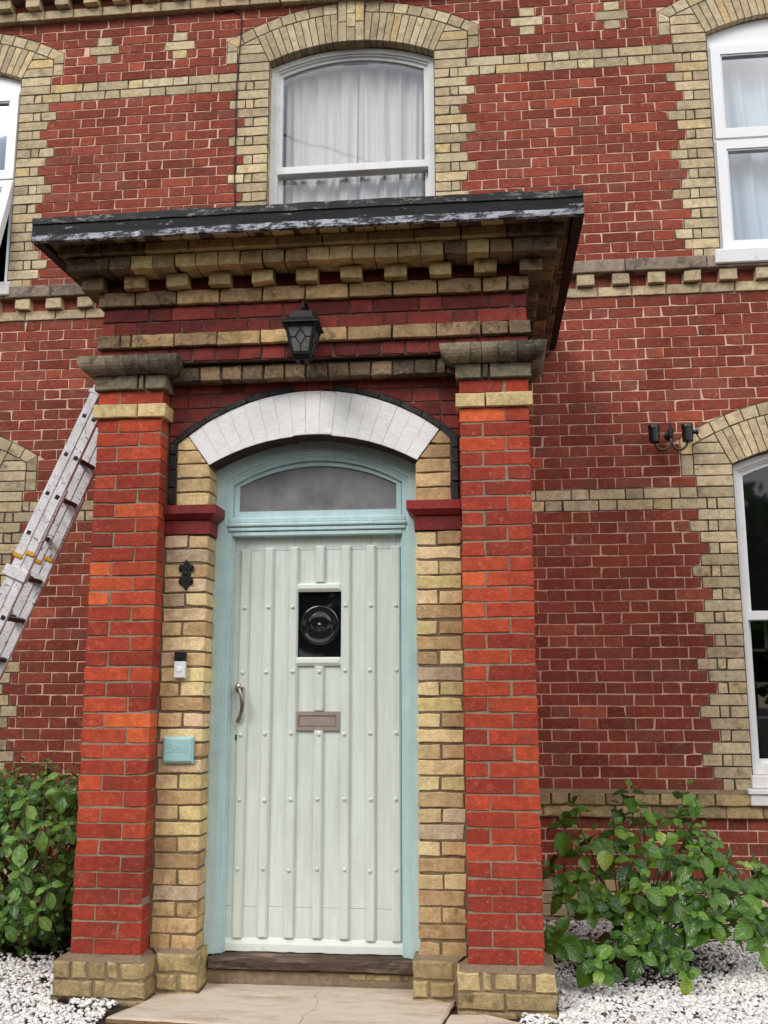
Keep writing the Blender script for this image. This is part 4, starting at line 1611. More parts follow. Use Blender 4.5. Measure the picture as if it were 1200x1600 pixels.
fr_red = Pieces(frieze, 'red_brick', [M['soot_red']], 200, ch=.003, jit=.0015)
fr_buf = Pieces(frieze, 'buff_brick', [M['soot_buff']], 200, ch=.003, jit=.0024, tilt=.01)
for i, (r0, r1, kind) in enumerate(((38.95, 40, 'h'), (41, 42, 'f'), (42, 43.08, 'f2'))):
    z0, z1 = r0 * GP + .004, r1 * GP - .004
    spans = flemish(-1.111, 1.111, {'h': 0, 'f': .03, 'f2': .21}[kind]) if kind != 'h' else [(-1.111 + .1235 * q, -1.111 + .1235 * (q + 1)) for q in range(18)]
    for a, b in spans:
        fr_red.add(rect(a + (.004 if a > -1.1 else 0), b - (.004 if b < 1.1 else 0), z0, z1), rnd.uniform(-.001, .0015), .11, tn(0, 1, .15))
for r0, r1, off in ((40, 41, -.05), (43.08, 44.15, .06)):
    z0, z1 = r0 * GP + .003, r1 * GP - .003
    x = -1.131
    first = .13 if off < 0 else .2
    xs_ = [x, x + first, x + first + (.06 if off < 0 else .225)]
    while xs_[-1] < 1.131 - .3:
        xs_.append(xs_[-1] + .2285 + rnd.uniform(-.003, .003))
    xs_ += [1.131 - .11, 1.131] if 1.131 - xs_[-1] > .24 else [1.131]
    for a, b in zip(xs_, xs_[1:]):
        fr_buf.add(rect(a + .004, b - .004, z0, z1), -.026 + rnd.uniform(-.002, .002), .1, soot_tone((a + b) / 2, .35, 1))
x = -.70
while x < .69:
    fr_buf.add(rect(x + .006, min(x + .1125, .70) - .004, 37.72 * GP, 38.7 * GP), .036 + rnd.uniform(-.003, .003), .2, (rnd.uniform(0, .45), rnd.random(), rnd.random() * .7, .35))
    x += .1125
fr_red.build(); fr_buf.build()

# cornice: dentils, oversailing courses
c = MB()
corn = empty('cornice', (0, 0, 3.3), porch)
cb = MB()
cb.box(-1.10, 1.10, .02, 1.81, 3.28, 3.6)
cb.box(-1.24, 1.24, -.13, 1.81, 45.15 * GP + .006, 3.6)
cb.box(-1.29, 1.29, -.175, 1.815, 3.45, 3.59)
cb.box(-1.33, 1.33, -.262, 1.817, 3.5, 3.585)
cb.build('mortar_core', M['mort_soot'], corn)
dt = Pieces(corn, 'dentil', [M['soot_buff'], M['corn_buff']], 60, ch=.0035, jit=.0024, tilt=.012)
rd = Pieces(corn, 'red_brick', [M['soot_red']], 60)
for k_ in range(11):
    xc = -1.1500 + .22870 * k_
    e = abs(xc) > .75
    dt.add(rect(xc - .057, xc + .057, 44.17 * GP, 45.13 * GP), -.078 + rnd.uniform(-.004, .004), .1, soot_tone(xc * .8, .5, 1) if e else tn(.5, 1), mat=0 if e else 1)
    if k_ < 10:
        rd.add(rect(xc + .06, xc + .169, 44.17 * GP, 45.13 * GP), .002, .1, tn(0, .4, .5))
for s in (-1, 1):
    mpf = (lambda u, v, w: (1.111 - w, u, v)) if s > 0 else (lambda u, v, w: (-1.111 + w, u, v))
    for k_ in range(8):
        yc = .15 + .2287 * k_
        dt.add(rect(yc - .057, yc + .057, 44.17 * GP, 45.13 * GP), -.078, .1, soot_tone(1.2), mp=mpf, score=20 if s > 0 else 0)
        rd.add(rect(yc + .06, yc + .169, 44.17 * GP, 45.13 * GP), .002, .1, tn(0, .4, .6), mp=mpf, score=1)
dt.build(); rd.build()
for nm, o, z0, z1, L, lo in (('header_brick', .152, 45.15 * GP, 46.15 * GP - .004, .1155, .3), ('stretcher_brick', .187, 46.15 * GP, 3.497, .232, .2), ('soffit_brick', .284, 3.499, 3.58, .117, .0)):
    cs = Pieces(corn, nm, [M['corn_buff'], M['soot_buff']], 120, ch=.003, jit=.0022, tilt=.01)
    x = max(-1.111 - o, -1.334)
    x1_ = min(1.111 + o, 1.334)
    os_ = min(o, .222)
    first = True
    while x < x1_ - .02:
        ln = L * (2 if (nm == 'header_brick' and (first or x > x1_ - .24)) else 1)
        b = min(x + ln, x1_)
        if x1_ - b < .05:
            b = x1_
        e = abs((x + b) / 2) > .95 or rnd.random() < .1
        cs.add(rect(x + .003, b - .003, z0, z1), -o + rnd.uniform(-.003, .003), 0, soot_tone((x + b) * .5, .3, .9) if e else tn(lo, 1), mat=1 if e else 0)
        x = b
        first = False
    for s in (-1, 1):
        mpf = (lambda u, v, w: (1.111 - w, u, v)) if s > 0 else (lambda u, v, w: (-1.111 + w, u, v))
        y = .004
        while y < 1.8:
            cs.add(rect(y + .003, min(y + L, 1.815) - .003, z0, z1), -os_, 0, tn(.0, .6, .3), mp=mpf, mat=1, score=30 if (s > 0 and nm != 'soffit_brick') else 14)
            y += L
    cs.build()

# roof: black fascia boards, peeling drip edge, felted deck
roof = empty('roof', (0, 0, 3.6), porch)
FX, FY = 1.385, -.302
segs = 40
for nm, mt, z0, z1, yo, wob in (('fascia_board', 'fascia', 3.503, 3.571, 0, .0), ('drip_edge', 'fascia_low', 3.474, 3.507, -.006, .002), ('felt_edge', 'fascia_top', 3.567, 3.603, -.007, .003)):
    b = MB()
    vs, fs = [], []
    for i in range(segs + 1):
        x = -FX + 2 * FX * i / segs
        dz = .004 * math.sin(x * 2.1 + 1) + rnd.uniform(-wob, wob)
        y = FY + yo
        vs += [(x, y, z0 + dz * .5), (x, y, z1 + dz), (x, FY + .02, z1 + dz), (x, FY + .02, z0 + dz * .5)]
    for i in range(segs):
        a = i * 4
        fs += [(a + k_, a + 4 + k_, a + 4 + (k_ + 1) % 4, a + (k_ + 1) % 4) for k_ in range(4)]
    fs += [(0, 1, 2, 3), tuple(segs * 4 + q for q in (3, 2, 1, 0))]
    b.add(vs, fs)
    b.build(nm, M[mt], roof)
for s in (-1, 1):
    b = MB()
    xa, xb = (FX - .048, FX + .002) if s > 0 else (-FX - .002, -FX + .048)
    vs = [(x, y, z) for y, zz in ((FY + .021, (3.474, 3.60)), (PH, (3.552, 3.67))) for z in zz for x in (xa, xb)]
    b.add(vs, [(0, 1, 3, 2), (4, 6, 7, 5), (0, 2, 6, 4), (1, 5, 7, 3), (2, 3, 7, 6), (0, 4, 5, 1)])
    b.build('side_fascia', M['fascia_in'], roof)
b = MB()
b.add([(-FX + .02, FY + .021, 3.59), (FX - .02, FY + .021, 3.59), (FX - .02, PH, 3.66), (-FX + .02, PH, 3.66)], [(0, 1, 2, 3)])
vs, fs = [], []
for i in range(31):
    x = -1.09 + 2.2 * i / 30
    dz = .004 * math.sin(x * 7) + rnd.uniform(-.003, .003)
    vs += [(x, -.1, 3.58), (x, -.1 + .004, 3.718 + dz), (x, .1, 3.75 + dz), (x, PH, 3.80)]
for i in range(30):
    a = i * 4
    fs += [(a, a + 4, a + 5, a + 1), (a + 1, a + 5, a + 6, a + 2), (a + 2, a + 6, a + 7, a + 3)]
fs += [(0, 1, 2, 3), (123, 122, 121, 120)]
b.add(vs, fs)
b.build('felt_deck', M['fascia_top'], roof)

# side walls of the porch running back to the house
for s in (-1, 1):
    c = MB()
    a, b_ = sx(s, .9, PX1 - .006)
    c.box(a, b_, .42, PH, -.4, 3.6)
    sw = c.build('side_wall', M['mort_porch'], porch)
    bw = Pieces(sw, 'red_brick', [M['pillar_red'], M['soot_red']], 0)
    mpf = (lambda u, v, w: (PX1 - w, u, v)) if s > 0 else (lambda u, v, w: (-PX1 + w, u, v))
    for i in range(-3, 44):
        for y0, y1 in flemish(.115, PH - .004, .1 + .178 * (i % 2)):
            bw.add(rect(y0 + .005, y1 - .005, i * GP + .005, (i + 1) * GP - .005), 0, .1, pill_tone(), mp=mpf, mat=1 if i > 37 else 0, score=0)
    bw.build()

# ------------------------------------------------------------------ door frame, fanlight, door
frame = empty('door_frame', (0, .255, -.05), porch)
FJ = .537
yb = .258
out_a = arch_pts(0, FJ + .006, -.045, 2.40, .150, 20)
in_a = arch_pts(0, .484, -.045, 2.325, .142, 20)
b = MB()
ring(b, out_a, in_a, yb, .34, closed=False)
b.build('architrave', M['teal'], frame)
b = MB()
in_b = arch_pts(0, .470, -.045, 2.318, .136, 20)
in_c = arch_pts(0, .452, -.045, 2.305, .128, 20)
in_d = arch_pts(0, .443, -.045, 2.298, .122, 20)
ring(b, in_a, in_b, yb + .010, .34, closed=False)
ring(b, in_b, in_c, yb + .016, .34, closed=False)
ring(b, in_c, in_d, yb + .036, .36, closed=False)
b.build('bead', M['teal'], frame)
b = MB()
b.box(-.452, .452, yb + .012, .36, 2.03, 2.052, .003)
b.box(-.47, .47, yb + .004, .36, 2.055, 2.075, .004)
b.box(-.476, .476, yb - .004, .36, 2.078, 2.098, .006)
b.box(-.47, .47, yb + .006, .36, 2.098, 2.125, .004)
b.build('transom', M['teal'], frame)
fan = empty('fanlight', (0, .3, 2.15), porch)
b = MB()
fo = arch_pts(0, .444, 2.12, 2.298, .122, 20)
fi = arch_pts(0, .420, 2.164, 2.30, .106, 20)
ring(b, fo, fi, yb + .03, .36)
b.build('frame', M['teal'], fan)
b = MB(); pane(b, fi, yb + .045); b.build('pane', M['fan_glass'], fan)

DY = .318
door = empty('door', (0, DY, -.04), porch)
tag(door, 'pale sage green door with vertical battens, studs and a bullseye pane')
bat = [-.384, -.257, -.123, .016, .153, .284, .414]
edges = [-.444] + [x for x in bat] + [.450]
for i in range(len(edges) - 1):
    a, c_ = edges[i] + .0005, edges[i + 1] - .0005
    spans = [(.168, 1.956), (.02, .1665), (1.9575, 2.035)]
    if i in (3, 4):
        spans = [(.168, 1.03), (1.115, 1.39), (1.735, 1.956), (.02, .1665), (1.9575, 2.035)]
    for z0, z1 in spans:
        if i in (3, 4) and z0 == .168:
            pass
        b = MB()
        b.box(a, c_, DY + (0 if z1 < 1.957 else .001) - (.0015 if z1 < .17 else 0), DY + .04, z0, z1, .0012)
        b.build('plank', M['green'], door)


def batten(x, z0, z1, w=.0245):
    b = MB()
    pts = [(x - w, DY), (x - w + .0005, DY - .013), (x - w + .008, DY - .021), (x + w - .008, DY - .021), (x + w - .0005, DY - .013), (x + w, DY)]
    vs = []
    for z, k_ in ((z0, 1), (z0 + .006, 0), (z1 - .005, 0), (z1, 1)):
        vs += [(p_[0], p_[1] + (k_ * .004 if p_[1] < DY - .001 else 0), z + (rnd.uniform(-.001, .001))) for p_ in pts]
    fs = []
    for r_ in range(3):
        fs += [(r_ * 6 + i, r_ * 6 + i + 1, r_ * 6 + i + 7, r_ * 6 + i + 6) for i in range(5)]
    fs += [(5, 4, 3, 2, 1, 0), (18, 19, 20, 21, 22, 23)]
    b.add(vs, fs)
    return b.build('batten', M['green'], door)


for i, x in enumerate(bat):
    if i == 3:
        batten(x, .026, 1.026); batten(x, 1.124, 1.35); batten(x, 1.782, 1.976)
    else:
        batten(x, .022 + rnd.uniform(-.004, .004), 1.974 + rnd.uniform(-.006, .002) - (.012 if i == 0 else 0))
stud_me = MB()
stud_me.lathe([(.0098, 0), (.0098, .003), (.0082, .0065), (.0045, .009), (.001, .0098)], (0, 0, 0), (0, -1, 0), 12)
st0 = None
for z in (.35, .686, 1.01, 1.325, 1.657):
    for i, x in enumerate(bat):
        if i == 3 and z > 1.6:
            continue
        zz = z + (x * .008) + rnd.uniform(-.004, .004)
        if i == 3 and abs(z - 1.01) < .01:
            zz = 1.008
        lx = x + rnd.uniform(-.003, .003) - (.012 if i == 0 else 0) * 0
        if st0 is None:
            st0 = stud_me.build('stud', M['green'], door, smooth=True, loc=(0, 0, 0), angle=50)
            o = st0
        else:
            o = st0.copy(); COL.link(o); o.parent = door
        o.location = Vector((lx, DY - .021, zz)) - WORLD_LOC[door.name]
# bottom rail
b = MB()
nseg = 24
vs, fs = [], []
for i in range(nseg + 1):
    x = -.446 + .898 * i / nseg
    w0 = rnd.uniform(-.002, .002)
    vs += [(x, DY - .012, -.040 + w0), (x, DY - .013, -.006), (x, DY - .006, .020 + w0), (x, DY + .03, .028), (x, DY + .03, -.04)]
for i in range(nseg):
    a = i * 5
    fs += [(a + k_, a + 5 + k_, a + 6 + k_, a + 1 + k_) for k_ in range(4)] + [(a + 4, a + 9, a + 5, a)]
b.add(vs, fs)
b.build('bottom_rail', M['rail'], door)
# bullseye pane with its two bevelled bars
for z0, z1 in ((1.735, 1.778), (1.352, 1.396)):
    b = MB()
    xa, xb = -.107, .132
    zm0, zm1 = z0 + .016, z1 - .010
    o = [(xa, z0), (xb, z0), (xb, z1), (xa, z1)]
    i_ = [(xa + .012, z0 + .016), (xb - .012, z0 + .016), (xb - .012, z1 - .008), (xa + .012, z1 - .008)]
    vs = [(u, DY, v) for u, v in o] + [(u, DY - .012, v) for u, v in o] + [(u, DY - .024, v) for u, v in i_]
    fs = [(8, 9, 10, 11)]
    for k_ in range(4):
        j_ = (k_ + 1) % 4
        fs += [(k_, j_, 4 + j_, 4 + k_), (4 + k_, 4 + j_, 8 + j_, 8 + k_)]
    b.add(vs, fs)
    b.build('glazing_bar', M['rail'], door)
bp = MB()
bp.box(-.106, .131, DY + .008, DY + .02, 1.39, 1.74)
bp.build('pane', M['dark_glass'], door)
be = MB()
prof = [(.0, -.010), (.003, -.0095), (.006, -.0062), (.014, -.0056), (.03, -.0054), (.045, -.0046), (.055, -.0032), (.062, -.0012), (.067, .0002), (.076, .0002), (.082, -.0012), (.09, -.0035), (.096, -.0042), (.1, -.003), (.103, .0004)]
n_ = 48
vs, fs = [], []
for r_, h in prof:
    for k_ in range(n_):
        an = 2 * math.pi * k_ / n_
        vs.append((.0135 + r_ * math.cos(an), DY + .0075 + h, 1.563 + r_ * math.sin(an)))
for i in range(len(prof) - 1):
    for k_ in range(n_):
        k2 = (k_ + 1) % n_
        fs.append((i * n_ + k_, i * n_ + k2, (i + 1) * n_ + k2, (i + 1) * n_ + k_))
be.add(vs, fs)
be.build('bullseye', M['bull_glass'], door, smooth=True)
# letter plate
lp = MB()
o = [(-.108, 1.026), (.127, 1.026), (.127, 1.121), (-.108, 1.121)][::-1]
i_ = [(-.088, 1.046), (.107, 1.046), (.107, 1.101), (-.088, 1.101)][::-1]
ring(lp, o, i_, DY - .014, DY + .01)
i2 = [(-.085, 1.049), (.104, 1.049), (.104, 1.098), (-.085, 1.098)][::-1]
lp2 = MB(); lp2.box(-.0875, .1065, DY - .0095, DY + .005, 1.0465, 1.1005, .003)
lpo = lp.build('letter_plate', M['bronze'], door)
lp2.build('letter_flap', M['bronze'], door)
# handle: round rose and a curved drop lever
hb = MB()
hb.lathe([(.03, 0), (.031, .004), (.027, .010), (.018, .014), (.016, .026), (.021, .03), (.021, .038), (.012, .043), (.002, .044)], (-.394, DY - .006, 1.24), (0, -1, 0), 24)
hb.tube([(-.392, DY - .045, 1.236), (-.384, DY - .052, 1.214), (-.376, DY - .055, 1.19), (-.373, DY - .053, 1.16), (-.376, DY - .048, 1.13), (-.386, DY - .04, 1.10), (-.396, DY - .034, 1.08), (-.402, DY - .032, 1.066)],
        [.009, .0095, .011, .0115, .0105, .009, .0105, .009], 12)
hb.build('handle', M['nickel'], door, smooth=True, angle=40)
kh = MB()
kh.lathe([(.0055, 0), (.0055, .002)], (-.415, DY - .0015, .998), (0, -1, 0), 10)
kh.box(-.4195, -.4105, DY - .0035, DY, .976, .994)
kh.build('keyhole', M['black_plastic'], door)
# worn timber sill and cement below it
b = MB()
nseg = 40
vs, fs = [], []
for i in range(nseg + 1):
    x = -.5 + 1.0 * i / nseg
    a1, a2, a3 = rnd.uniform(-.004, .004), rnd.uniform(-.004, .004), rnd.uniform(-.004, .004)
    vs += [(x, .232 + a1, -.108 + a2), (x, .214 + a1, -.099), (x, .211 + a3, -.066 + a2), (x, .222 + a1, -.052), (x, .36, -.043), (x, .36, -.12)]
for i in range(nseg):
    a = i * 6
    fs += [(a + k_, a + 6 + k_, a + 6 + (k_ + 1) % 6, a + (k_ + 1) % 6) for k_ in range(6)]
fs += [tuple(range(6)), tuple(nseg * 6 + q for q in range(5, -1, -1))]
b.add(vs, fs)
b.build('door_sill', M['wood'], porch)
b = MB()
b.box(-.515, .515, .24, .5, -.26, -.112, .004)
b.build('cement_riser', M['cement'], porch)
rs = Pieces(porch, 'riser_brick', [M['plinth']], 10)
for a, c_ in ((.19, .27), (.275, .39), (.395, .48)):
    rs.add(rect(a, c_, -.142, -.115), .2365, .27, tn(.3, .8, .3), score=50)
rs.build()

# ------------------------------------------------------------------ paving in front of the door
path = empty('paving', (0, -.1, GZ))
tag(path, kind='structure')


def slab(name, poly, z1, th, seed):
    R = random.Random(seed)
    P = []
    for i in range(len(poly)):
        a, b_ = poly[i], poly[(i + 1) % len(poly)]
        L = math.hypot(b_[0] - a[0], b_[1] - a[1])
        k = max(1, int(L / .035))
        for q in range(k):
            t = q / k
            P.append((a[0] + (b_[0] - a[0]) * t + R.uniform(-.004, .004), a[1] + (b_[1] - a[1]) * t + R.uniform(-.004, .004)))
    n = len(P)
    cx = sum(p_[0] for p_ in P) / n; cy = sum(p_[1] for p_ in P) / n
    ins = [(cx + (x - cx) * .985, cy + (y - cy) * .975) for x, y in P]
    mb = MB()
    vs = [(x, y, z1) for x, y in ins] + [(x, y, z1 - .008) for x, y in P] + [(x + R.uniform(-.006, .006), y + R.uniform(-.006, .006), z1 - th) for x, y in P]
    fs = [tuple(range(n))] + [(i, n + i, n + (i + 1) % n, (i + 1) % n) for i in range(n)] + [(n + i, 2 * n + i, 2 * n + (i + 1) % n, n + (i + 1) % n) for i in range(n)]
    mb.add(vs, fs, [0] + [0] * n + [1] * n)
    return mb.build(name, [M['slab'], M['slab_edge']], path)


slab('paving_slab', [(-.80, -.315), (.62, -.40), (.675, -.12), (.70, .04), (.52, .06), (.515, .235), (-.515, .235), (-.50, .06), (-.70, .04), (-.715, -.08)], -.172, .07, 1)
slab('paving_slab', [(.635, -.42), (1.02, -.40), (.99, -.2), (.84, -.1), (.69, -.12)], -.176, .06, 2)
slab('paving_slab', [(-.78, -1.2), (.70, -1.2), (.64, -.43), (-.80, -.345)], -.196, .06, 3)
slab('paving_slab', [(-.78, -2.1), (.72, -2.1), (.70, -1.22), (-.78, -1.22)], -.2, .06, 4)

# ------------------------------------------------------------------ white chippings
R = np.random.RandomState(5)
phi = (1 + 5 ** .5) / 2
IV = np.array([(-1, phi, 0), (1, phi, 0), (-1, -phi, 0), (1, -phi, 0), (0, -1, phi), (0, 1, phi), (0, -1, -phi), (0, 1, -phi), (phi, 0, -1), (phi, 0, 1), (-phi, 0, -1), (-phi, 0, 1)])
IV /= np.linalg.norm(IV[0])
IF = np.array([(0, 11, 5), (0, 5, 1), (0, 1, 7), (0, 7, 10), (0, 10, 11), (1, 5, 9), (5, 11, 4), (11, 10, 2), (10, 7, 6), (7, 1, 8), (3, 9, 4), (3, 4, 2), (3, 2, 6), (3, 6, 8), (3, 8, 9), (4, 9, 5), (2, 4, 11), (6, 2, 10), (8, 6, 7), (9, 8, 1)])


def scatter(cnt, x0, x1, y0, y1):
    return np.stack([R.uniform(x0, x1, cnt), R.uniform(y0, y1, cnt)], 1)


pts = np.concatenate([scatter(38000, 1.0, 3.0, -.75, 1.8), scatter(26000, -2.7, -.72, -.75, 1.8)])
keep = np.ones(len(pts), bool)
X, Y = pts[:, 0], pts[:, 1]
keep &= ~((np.abs(X) < 1.17) & (np.abs(X) > .70) & (Y > -.09))
keep &= ~((np.abs(X) < .83) & (Y > -1.3))
keep &= ~((X > .6) & (X < 1.0) & (Y > -.45) & (Y < -.1))
dsh = np.hypot((X - 1.62) / .52, (Y - .98) / .55)         # bare soil under the two shrubs
keep &= ~((dsh < 1) & (R.rand(len(X)) < .98 - .45 * dsh ** 2))
dsl = np.hypot((X + 1.75) / .8, (Y - 1.1) / .6)
keep &= ~((dsl < 1) & (R.rand(len(X)) < 1.05 - .5 * dsl ** 3))
keep &= ~((Y > 1.45) & (R.rand(len(X)) < .35))
clump = np.sin(X * 9 + 1.3) * np.sin(Y * 7.1 + .4) + .6 * np.sin(X * 21 + Y * 17)
keep &= ~((clump > 1.25) & (R.rand(len(X)) < .6))
pts = pts[keep]
cnt = len(pts)
size = np.clip(R.lognormal(math.log(.0098), .28, cnt), .0055, .019)
sc3 = np.stack([R.uniform(.8, 1.35, cnt), R.uniform(.7, 1.1, cnt), R.uniform(.45, .8, cnt)], 1) * size[:, None]
V = IV[None] * R.uniform(.78, 1.15, (cnt, 12, 1)) * sc3[:, None, :]
an = R.uniform(0, 6.283, cnt); tl_ = R.uniform(-.6, .6, cnt)
ct, s_t = np.cos(tl_), np.sin(tl_)
V = np.stack([V[..., 0], V[..., 1] * ct[:, None] - V[..., 2] * s_t[:, None], V[..., 1] * s_t[:, None] + V[..., 2] * ct[:, None]], -1)
ca, sa = np.cos(an), np.sin(an)
V = np.stack([V[..., 0] * ca[:, None] - V[..., 1] * sa[:, None], V[..., 0] * sa[:, None] + V[..., 1] * ca[:, None], V[..., 2]], -1)
zz = GZ - .008 + R.uniform(0, .012, cnt) + .01 * np.sin(pts[:, 0] * 3) * np.sin(pts[:, 1] * 2.3)
zz += .02 * np.exp(-((pts[:, 0] + .95) ** 2 + (pts[:, 1] + .13) ** 2) / .02) + .018 * np.exp(-((pts[:, 0] - .98) ** 2 + (pts[:, 1] + .16) ** 2) / .02)
V += np.concatenate([pts, zz[:, None]], 1)[:, None, :]
F = IF[None] + (np.arange(cnt) * 12)[:, None, None]
me = bpy.data.meshes.new('gravel')
me.vertices.add(cnt * 12); me.vertices.foreach_set('co', V.astype(np.float32).ravel())
nf = cnt * 20
me.loops.add(nf * 3); me.loops.foreach_set('vertex_index', F.astype(np.int32).ravel())
me.polygons.add(nf); me.polygons.foreach_set('loop_start', np.arange(nf, dtype=np.int32) * 3)
me.update(calc_edges=True)
me.materials.append(M['pebble'])
gravel = bpy.data.objects.new('gravel', me)
put(gravel)
tag(gravel, 'white marble chippings mixed with dark bark over the beds', 'gravel', kind='stuff')

# ------------------------------------------------------------------ ladder leaning on the side of the porch
lad = empty('ladder', (-2.55, .45, GZ))
tag(lad, 'paint splashed aluminium extension ladder leaning on the left side of the porch', 'ladder')
LT = Vector((-1.262, 0, 2.905))                         # top of the outer (left) stile, in the plane of the ladder
LA = math.radians(66.9)
LD = Vector((-math.cos(LA), 0, -math.sin(LA)))          # down the ladder
LP = Vector((math.sin(LA), 0, -math.cos(LA)))           # across the stile, towards the porch


def lad_pt(d, p_, y):
    q = LT + LD * d + LP * p_
    return Vector((q.x, y, q.z))


def stile(name, p0, p1, d0, d1, y0, y1, ch=.004):
    b = MB()
    b.box(d0, d1, y0, y1, p0, p1, ch, xf=lambda v: lad_pt(v.x, v.z, v.y))
    return b.build(name, M['splash'], lad)


LEN = (2.905 - GZ) / math.sin(LA)
NEAR, FAR = .30, .56
W = .056
LO = -.006
for nm, y0, y1 in (('near', NEAR, NEAR + .026), ('far', FAR - .026, FAR)):
    stile('stile', LO, LO + W, .0, 1.02, y0, y1)                          # top section
    stile('stile', LO + W + .0012, LO + 2 * W, .10, .985, y0 + .002, y1 + .002)
    stile('stile', LO + .012, LO + W + .012, .62, LEN, y0 + .006, y1 + .004)      # lower section, behind
    stile('stile', LO + W + .0132, LO + 2 * W + .008, .6, LEN - .02, y0 + .008, y1 + .006)
    for p_, dd in ((LO - .003, 1.02), (LO + W + .002, .985)):
        b = MB()
        b.box(dd, dd + .022, y0 - .003, y1 + .003, p_, p_ + W + .003, .006, xf=lambda v: lad_pt(v.x, v.z, v.y))
        b.build('end_cap', M['orange'], lad)
    b = MB()
    b.box(1.09, 1.15, y0 - .006, y1 + .008, LO - .012, LO + 2 * W + .016, .003, xf=lambda v: lad_pt(v.x, v.z, v.y))
    b.build('bracket', M['splash'], lad)
    b = MB()
    b.box(.03, .05, y0 - .004, y1 + .004, LO - .012, LO + W + .010, .003, xf=lambda v: lad_pt(v.x, v.z, v.y))
    b.build('bracket', M['splash'], lad)
d = .185
k_ = 0
while d < LEN - .1:
    off = LO if d < .95 else LO + .012
    yo_ = 0 if d < .95 else .006
    for q, pc in enumerate((off + W * .5, off + W * 1.5 + .004)):
        if q == 1 and (.85 < d < 1.05):
            continue
        b = MB()
        r_ = .0125
        b.box(d - r_, d + r_, NEAR - .0015 + yo_, FAR + .001, pc - r_, pc + r_, .003, xf=lambda v: lad_pt(v.x, v.z, v.y))
        b.build('rung', M['steel'], lad)
        b = MB()
        rr_ = .0105
        b.box(d - rr_, d + rr_, NEAR - .0026 + yo_, NEAR + .004 + yo_, pc - rr_, pc + rr_, .001, xf=lambda v: lad_pt(v.x, v.z, v.y))
        b.build('rung_hole', M['black_plastic'], lad)
    d += .2355
b = MB()
for y0 in (NEAR - .004, FAR - .03):
    b.box(LEN - .05, LEN + .0, y0, y0 + .044, LO, 2 * W + .02, .006, xf=lambda v: lad_pt(v.x, v.z, v.y))
b.build('foot', M['black_plastic'], lad)

# ------------------------------------------------------------------ wall lantern over the door
lan = empty('wall_lantern', (-.012, -.02, 3.05))
tag(lan, 'black four sided lantern with leaded glass fixed above the door', 'lantern')
LX, LY = -.006, -.155


def frustum(mb, cx, cy, w0, z0, w1, z1, cap=True):
    vs = []
    for w_, z in ((w0, z0), (w1, z1)):
        vs += [(cx - w_, cy - w_, z), (cx + w_, cy - w_, z), (cx + w_, cy + w_, z), (cx - w_, cy + w_, z)]
    fs = [(i, (i + 1) % 4, 4 + (i + 1) % 4, 4 + i) for i in range(4)]
    if cap:
        fs += [(3, 2, 1, 0), (4, 5, 6, 7)]
    mb.add(vs, fs)
    return mb


ZR = 3.012
b = MB()
frustum(b, LX, LY, .094, ZR, .092, ZR + .006)
frustum(b, LX, LY, .090, ZR + .006, .066, ZR + .034)
frustum(b, LX, LY, .060, ZR + .034, .052, ZR + .070)
frustum(b, LX, LY, .052, ZR + .070, .022, ZR + .082)
b.lathe([(.018, 0), (.012, .012), (.016, .02), (.006, .032)], (LX, LY, ZR + .08), (0, 0, 1), 10)
b.build('cap', M['iron'], lan)
b = MB()
wt, wb, zt_, zb_ = .072, .043, ZR - .002, ZR - .142
for sx_, sy_ in ((-1, -1), (1, -1), (1, 1), (-1, 1)):
    b.tube([(LX + sx_ * wt, LY + sy_ * wt, zt_), (LX + sx_ * wb, LY + sy_ * wb, zb_)], .008, 4)
frustum(b, LX, LY, .079, ZR - .012, .080, ZR)
frustum(b, LX, LY, .049, zb_ - .012, .052, zb_ + .004)
frustum(b, LX, LY, .030, zb_ - .034, .046, zb_ - .012)
b.lathe([(.006, 0), (.014, .01), (.012, .02)], (LX, LY, zb_ - .052), (0, 0, 1), 10)
b.build('frame', M['iron'], lan)
for ax, ay in ((0, -1), (1, 0), (0, 1), (-1, 0)):
    f = lambda u, t: (LX + ax * ((wb + (wt - wb) * t) - .003) + (-ay) * u * (wb + (wt - wb) * t), LY + ay * ((wb + (wt - wb) * t) - .003) + ax * u * (wb + (wt - wb) * t), zb_ + (zt_ - zb_) * t)
    b = MB()
    b.add([f(-.95, 0), f(.95, 0), f(.95, 1), f(-.95, 1)], [(0, 1, 2, 3)])
    b.build('pane', M['lamp_glass'], lan)
    b = MB()
    g_ = lambda u, t: Vector(f(u, t)) + Vector((ax, ay, 0)) * .002
    for p0, p1 in (((0, .28), (.45, .55)), ((.45, .55), (0, .82)), ((0, .82), (-.45, .55)), ((-.45, .55), (0, .28)), ((0, 0), (0, .28)), ((0, .82), (0, 1)), ((.45, .55), (1, .53)), ((-.45, .55), (-1, .53))):
        b.tube([g_(*p0), g_(*p1)], .0022, 4)
    b.build('leading', M['iron'], lan)
b = MB()
shield = [(-.03, 2.95), (.0, 2.935), (.03, 2.95), (.042, 3.0), (.042, 3.10), (.03, 3.135), (.0, 3.15), (-.03, 3.135), (-.042, 3.10), (-.042, 3.0)]
b.prism([(u + .01, v) for u, v in shield], -.04, -.012, .006)
b.build('backplate', M['iron'], lan)
b = MB()
b.tube([(.006, -.03, 3.09), (.004, -.06, 3.12), (0, -.09, 3.145), (-.003, -.12, 3.155), (LX, LY, 3.145), (LX, LY, 3.10)], .009, 8)
b.tube([(-.006, -.10, 3.15), (-.014, -.12, 3.175), (-.016, -.135, 3.165)], .005, 6)
b.lathe([(.012, 0), (.015, .008), (.005, .02)], (-.002, -.1, 3.15), (0, 0, 1), 8)
b.build('arm', M['iron'], lan, smooth=True, angle=40)

